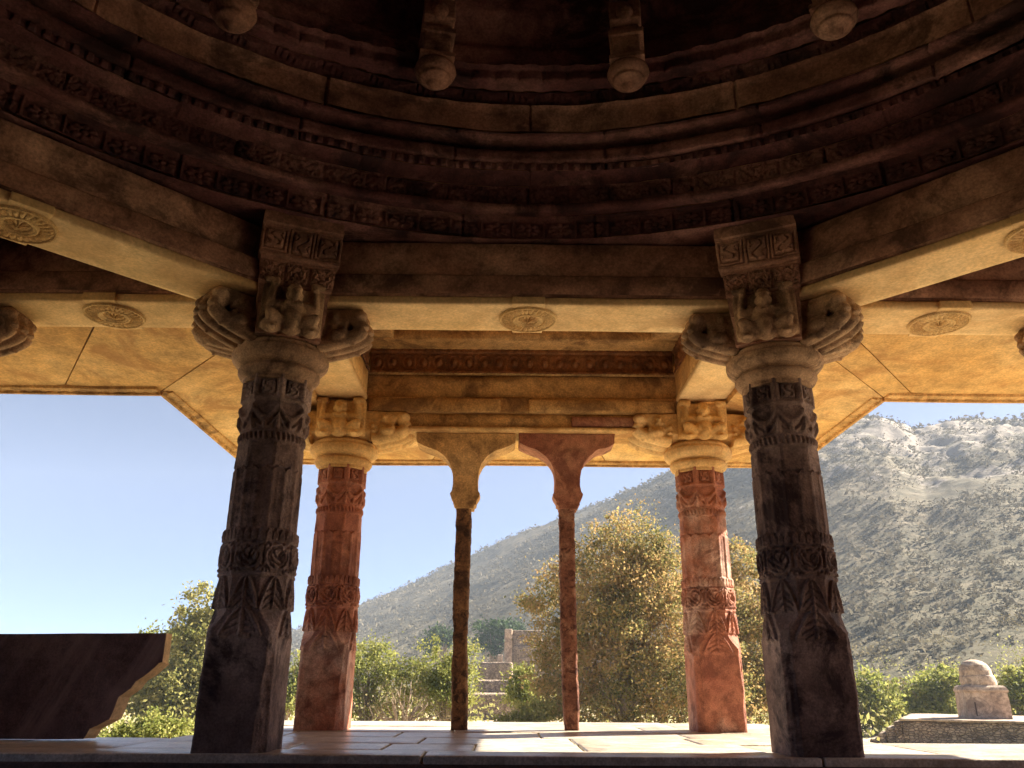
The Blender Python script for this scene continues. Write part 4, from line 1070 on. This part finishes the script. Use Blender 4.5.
# ------------------------------------------------------------------ ruined gate and terraces
def ruins():
    D = 92; sc = D / 760
    x0, y0 = spot(520, D); a = ray(520, 690)[0]
    zg = top_at(520, 722, D)
    t = thing('ruined_gate_tower', 'roofless ruined stone tower with a pale upright edge on the lower slope', 'ruin', (x0, y0, GZ), -a)
    def z(py): return top_at(520, py, D) - GZ
    def X(px): return (px - 520) * sc
    V, F = rbox((X(506), 0, 0), (X(513), 1.2, z(629)), .3, .05, .1, 1, .12); o = obj('corner_pier', V, F, M['shrine'], t); o['label'] = 'corner pier with sunlight put into its paler colour'  # paler material paints the sunlit strip of the tower wall
    V, F = rbox((X(513) + .01, .25, 0), (X(540), 1.3, z(630)), .3, .05, .1, 2, .15); obj('wall', V, F, M['ruin'], t)
    V, F = rbox((X(513.5), .02, 0), (X(533), .245, z(646)), .3, .05, .1, 3, .1); obj('wall_buttress', V, F, M['ruin'], t)
    V, F = rbox((X(500), -1.2, 0), (X(505), -.2, z(655)), .3, .04, .1, 4, .1); obj('gate_post', V, F, M['shrine'], t)
    V, F = rbox((X(536), .8, 0), (X(600), 1.5, z(640)), .4, .05, .1, 5, .15); obj('curtain_wall', V, F, M['ruin'], t)
    for i, (pa, pb, ya, yb, py) in enumerate([(470, 514, 62, 64, 694), (476, 512, 70, 72, 680), (480, 510, 80, 82, 662)]):
        xa, yy = spot((pa + pb) / 2, ya); w = (pb - pa) * ya / 760 / 2
        zt = top_at(495, py, ya)
        zb = GZ - .3
        V, F = rbox((-w, 0, zb), (w, 7.5, zt), .35, .06, .1, 6 + i, .12)
        tt = obj('terrace_wall', V, F, M['ruin'], None, loc=(xa, yy, 0), rz=-a)
        tag(tt, ['lowest grey masonry terrace beside the small green bush', 'middle grey masonry terrace of the ruined approach', 'highest grey masonry terrace below the gate post'][i], 'terrace', 'stepped masonry terraces below the gate tower')
    rg = np.random.default_rng(4)
    for i in range(7):
        px = 484 + i * 5.5 + rg.uniform(-2, 2); d = 47 + rg.uniform(-4, 4); x, y = spot(px, d); r = rg.uniform(.28, .6)
        V, F = ellipsoid((0, 0, 0), (1, 1, 1), n=12, m=8); V = V * np.array([r * 1.3, r, r * .8]); V = V * (1 + .35 * fbm(V + i * 7, 1.3, 3, i)[:, None])
        zz = top_at(px, 713 - (i % 3) * 4, d)
        o = obj('boulder', V, F, M['shrine'], None, loc=(x, y, max(GZ + r * .3, GZ + r * .3)), rz=rg.uniform(0, 3))
        tag(o, 'pale boulder in the rubble heap between the slim pillars', 'boulder', 'rubble boulders below the terraces')
ruins()

def shrine():
    D = 42; sc = D / 770.0
    a = ray(978, 700)[0]
    def Z(py): return top_at(978, py, D)
    x0, y0 = spot(980, D + 1.2)
    zt = Z(719)
    t = thing('domed_shrine', 'small weathered domed shrine on the masonry terrace at the right', 'shrine', (x0, y0, zt - .01), -a + .25)
    def zz(py): return Z(py) - zt
    def rect_ring(w, d, z): 
        n = 6; u = np.linspace(-1, 1, n, endpoint=False)
        p = [(x * w, -d, z) for x in u] + [(w, y * d, z) for y in u] + [(-x * w, d, z) for x in u] + [(-w, -y * d, z) for y in u]
        return p
    w = 15.5 * sc
    rows = [rect_ring(w, w, 0), rect_ring(w * .985, w * .985, zz(705)), rect_ring(w * .97, w * .97, zz(691))]
    P = np.array(rows); P += np.stack([fbm(P, 1.5, 3, 1), fbm(P, 1.5, 3, 2), 0 * P[..., 0]], -1) * .05
    obj('cube_base', *tube_grid(P), M['shrine'], t)
    P = np.array([rect_ring(w * 1.02, w * 1.02, zz(692)), rect_ring(w * 1.04, w * 1.04, zz(690)), rect_ring(w * .98, w * .98, zz(687)), rect_ring(w * .86, w * .86, zz(685))])
    obj('cornice', *tube_grid(P), M['shrine'], t)
    rows = []
    N = 40; th = np.arange(N) * 2 * PI / N
    for (rr, py) in dense([(.82, 687), (.84, 682), (.80, 676), (.76, 675), (.74, 670), (.62, 664), (.42, 660.5), (.2, 659), (.02, 658.6)], 3):
        rows.append(np.stack([rr * w * np.cos(th), rr * w * np.sin(th), np.full(N, zz(py))], -1))
    P = np.array(rows); P[..., 0] -= (P[..., 2] - zz(687)) * .10
    nn = fbm(P, 1.6, 4, 8); P *= (1 + .10 * nn * np.array([1, 1, .4]).reshape(3, 1, 1).T if False else 1); P[..., 0] += nn * .09; P[..., 1] += nn * .09; P[..., 2] += nn * .07
    V, F = tube_grid(P); obj('dome', V, F, M['shrine'], t)
    V, F = rbox((-w * .62, -w * 1.005, zz(716)), (-w * .56, -w * .9, zz(702)), .1, .005, .02, 4); obj('slit', V, F, M['riser'], t)
    # terrace
    xt, yt = spot(980, D - 1.5)
    t2 = thing('masonry_terrace', 'long low rubble masonry terrace carrying the domed shrine', 'terrace', (xt, yt, GZ), -a)
    zt2 = zt - GZ
    L0, L1 = (921 - 980) * sc * .97, 170 * sc
    V, F = rbox((L0, 0, -.5), (L1, 7, zt2 - .09), .3, .05, .1, 21, .1); obj('retaining_wall', V, F, M['ruin'], t2)
    V, F = rbox((L0 - .1, -.12, zt2 - .088), (L1, 7.1, zt2), .3, .02, .03, 22, .04); obj('coping', V, F, M['shrine'], t2)
    for i in range(5):
        h = zt2 * (1 - (i + .6) / 5.4)
        V, F = rbox((L0 - .35 * (i + 1), .3, -.5), (L0 - .35 * i - .005, 2.6, h), .2, .03, .06, 30 + i, .06); obj('step', V, F, M['ruin'], t2)
shrine()

# ------------------------------------------------------------------ light
SUN_AZ, SUN_EL = 68, 36
w = bpy.data.worlds.new('World'); scene.world = w; w.use_nodes = True
sk = w.node_tree.nodes.new('ShaderNodeTexSky'); sk.sky_type = 'NISHITA'; sk.sun_disc = False
sk.sun_elevation = math.radians(SUN_EL); sk.sun_rotation = math.radians(SUN_AZ); sk.air_density = .24; sk.dust_density = .45; sk.ozone_density = 1.5
w.node_tree.links.new(sk.outputs[0], w.node_tree.nodes['Background'].inputs[0]); w.node_tree.nodes['Background'].inputs[1].default_value = .05
ld = bpy.data.lights.new('sun', 'SUN'); ld.energy = 5; ld.angle = math.radians(.5); ld.color = (1, .90, .74)
lo = bpy.data.objects.new('sun', ld); COL.objects.link(lo)
a, e = math.radians(SUN_AZ), math.radians(SUN_EL)
lo.rotation_euler = Vector((math.sin(a) * math.cos(e), math.cos(a) * math.cos(e), math.sin(e))).to_track_quat('Z', 'Y').to_euler()

# ------------------------------------------------------------------ haze
HAZE = .00052
if HAZE:
    V, F = rbox((-560, -60, GZ - 4), (620, 610, 150), 5000, 0, 1, 0, 0)
    k = NT('haze'); k.t.nodes.remove(k.b)
    pv = k.n('ShaderNodeVolumePrincipled'); pv.inputs['Density'].default_value = HAZE; pv.inputs['Color'].default_value = (.70, .82, 1, 1)
    k.l(pv.outputs[0], k.out.inputs['Volume'])
    o = obj('haze', V, F, k.m); tag(o, 'thin pale haze over the valley', 'haze', kind='stuff')

scene.render.engine = 'CYCLES'
c = scene.cycles; c.max_bounces = 8; c.diffuse_bounces = 5; c.glossy_bounces = 3; c.transmission_bounces = 4; c.transparent_max_bounces = 8
c.caustics_reflective = False; c.caustics_refractive = False; c.use_denoising = True; c.sample_clamp_indirect = 6
vs = scene.view_settings; vs.view_transform = 'Standard'; vs.look = 'None'; vs.gamma = 1; vs.use_curve_mapping = False; vs.exposure = 2.5
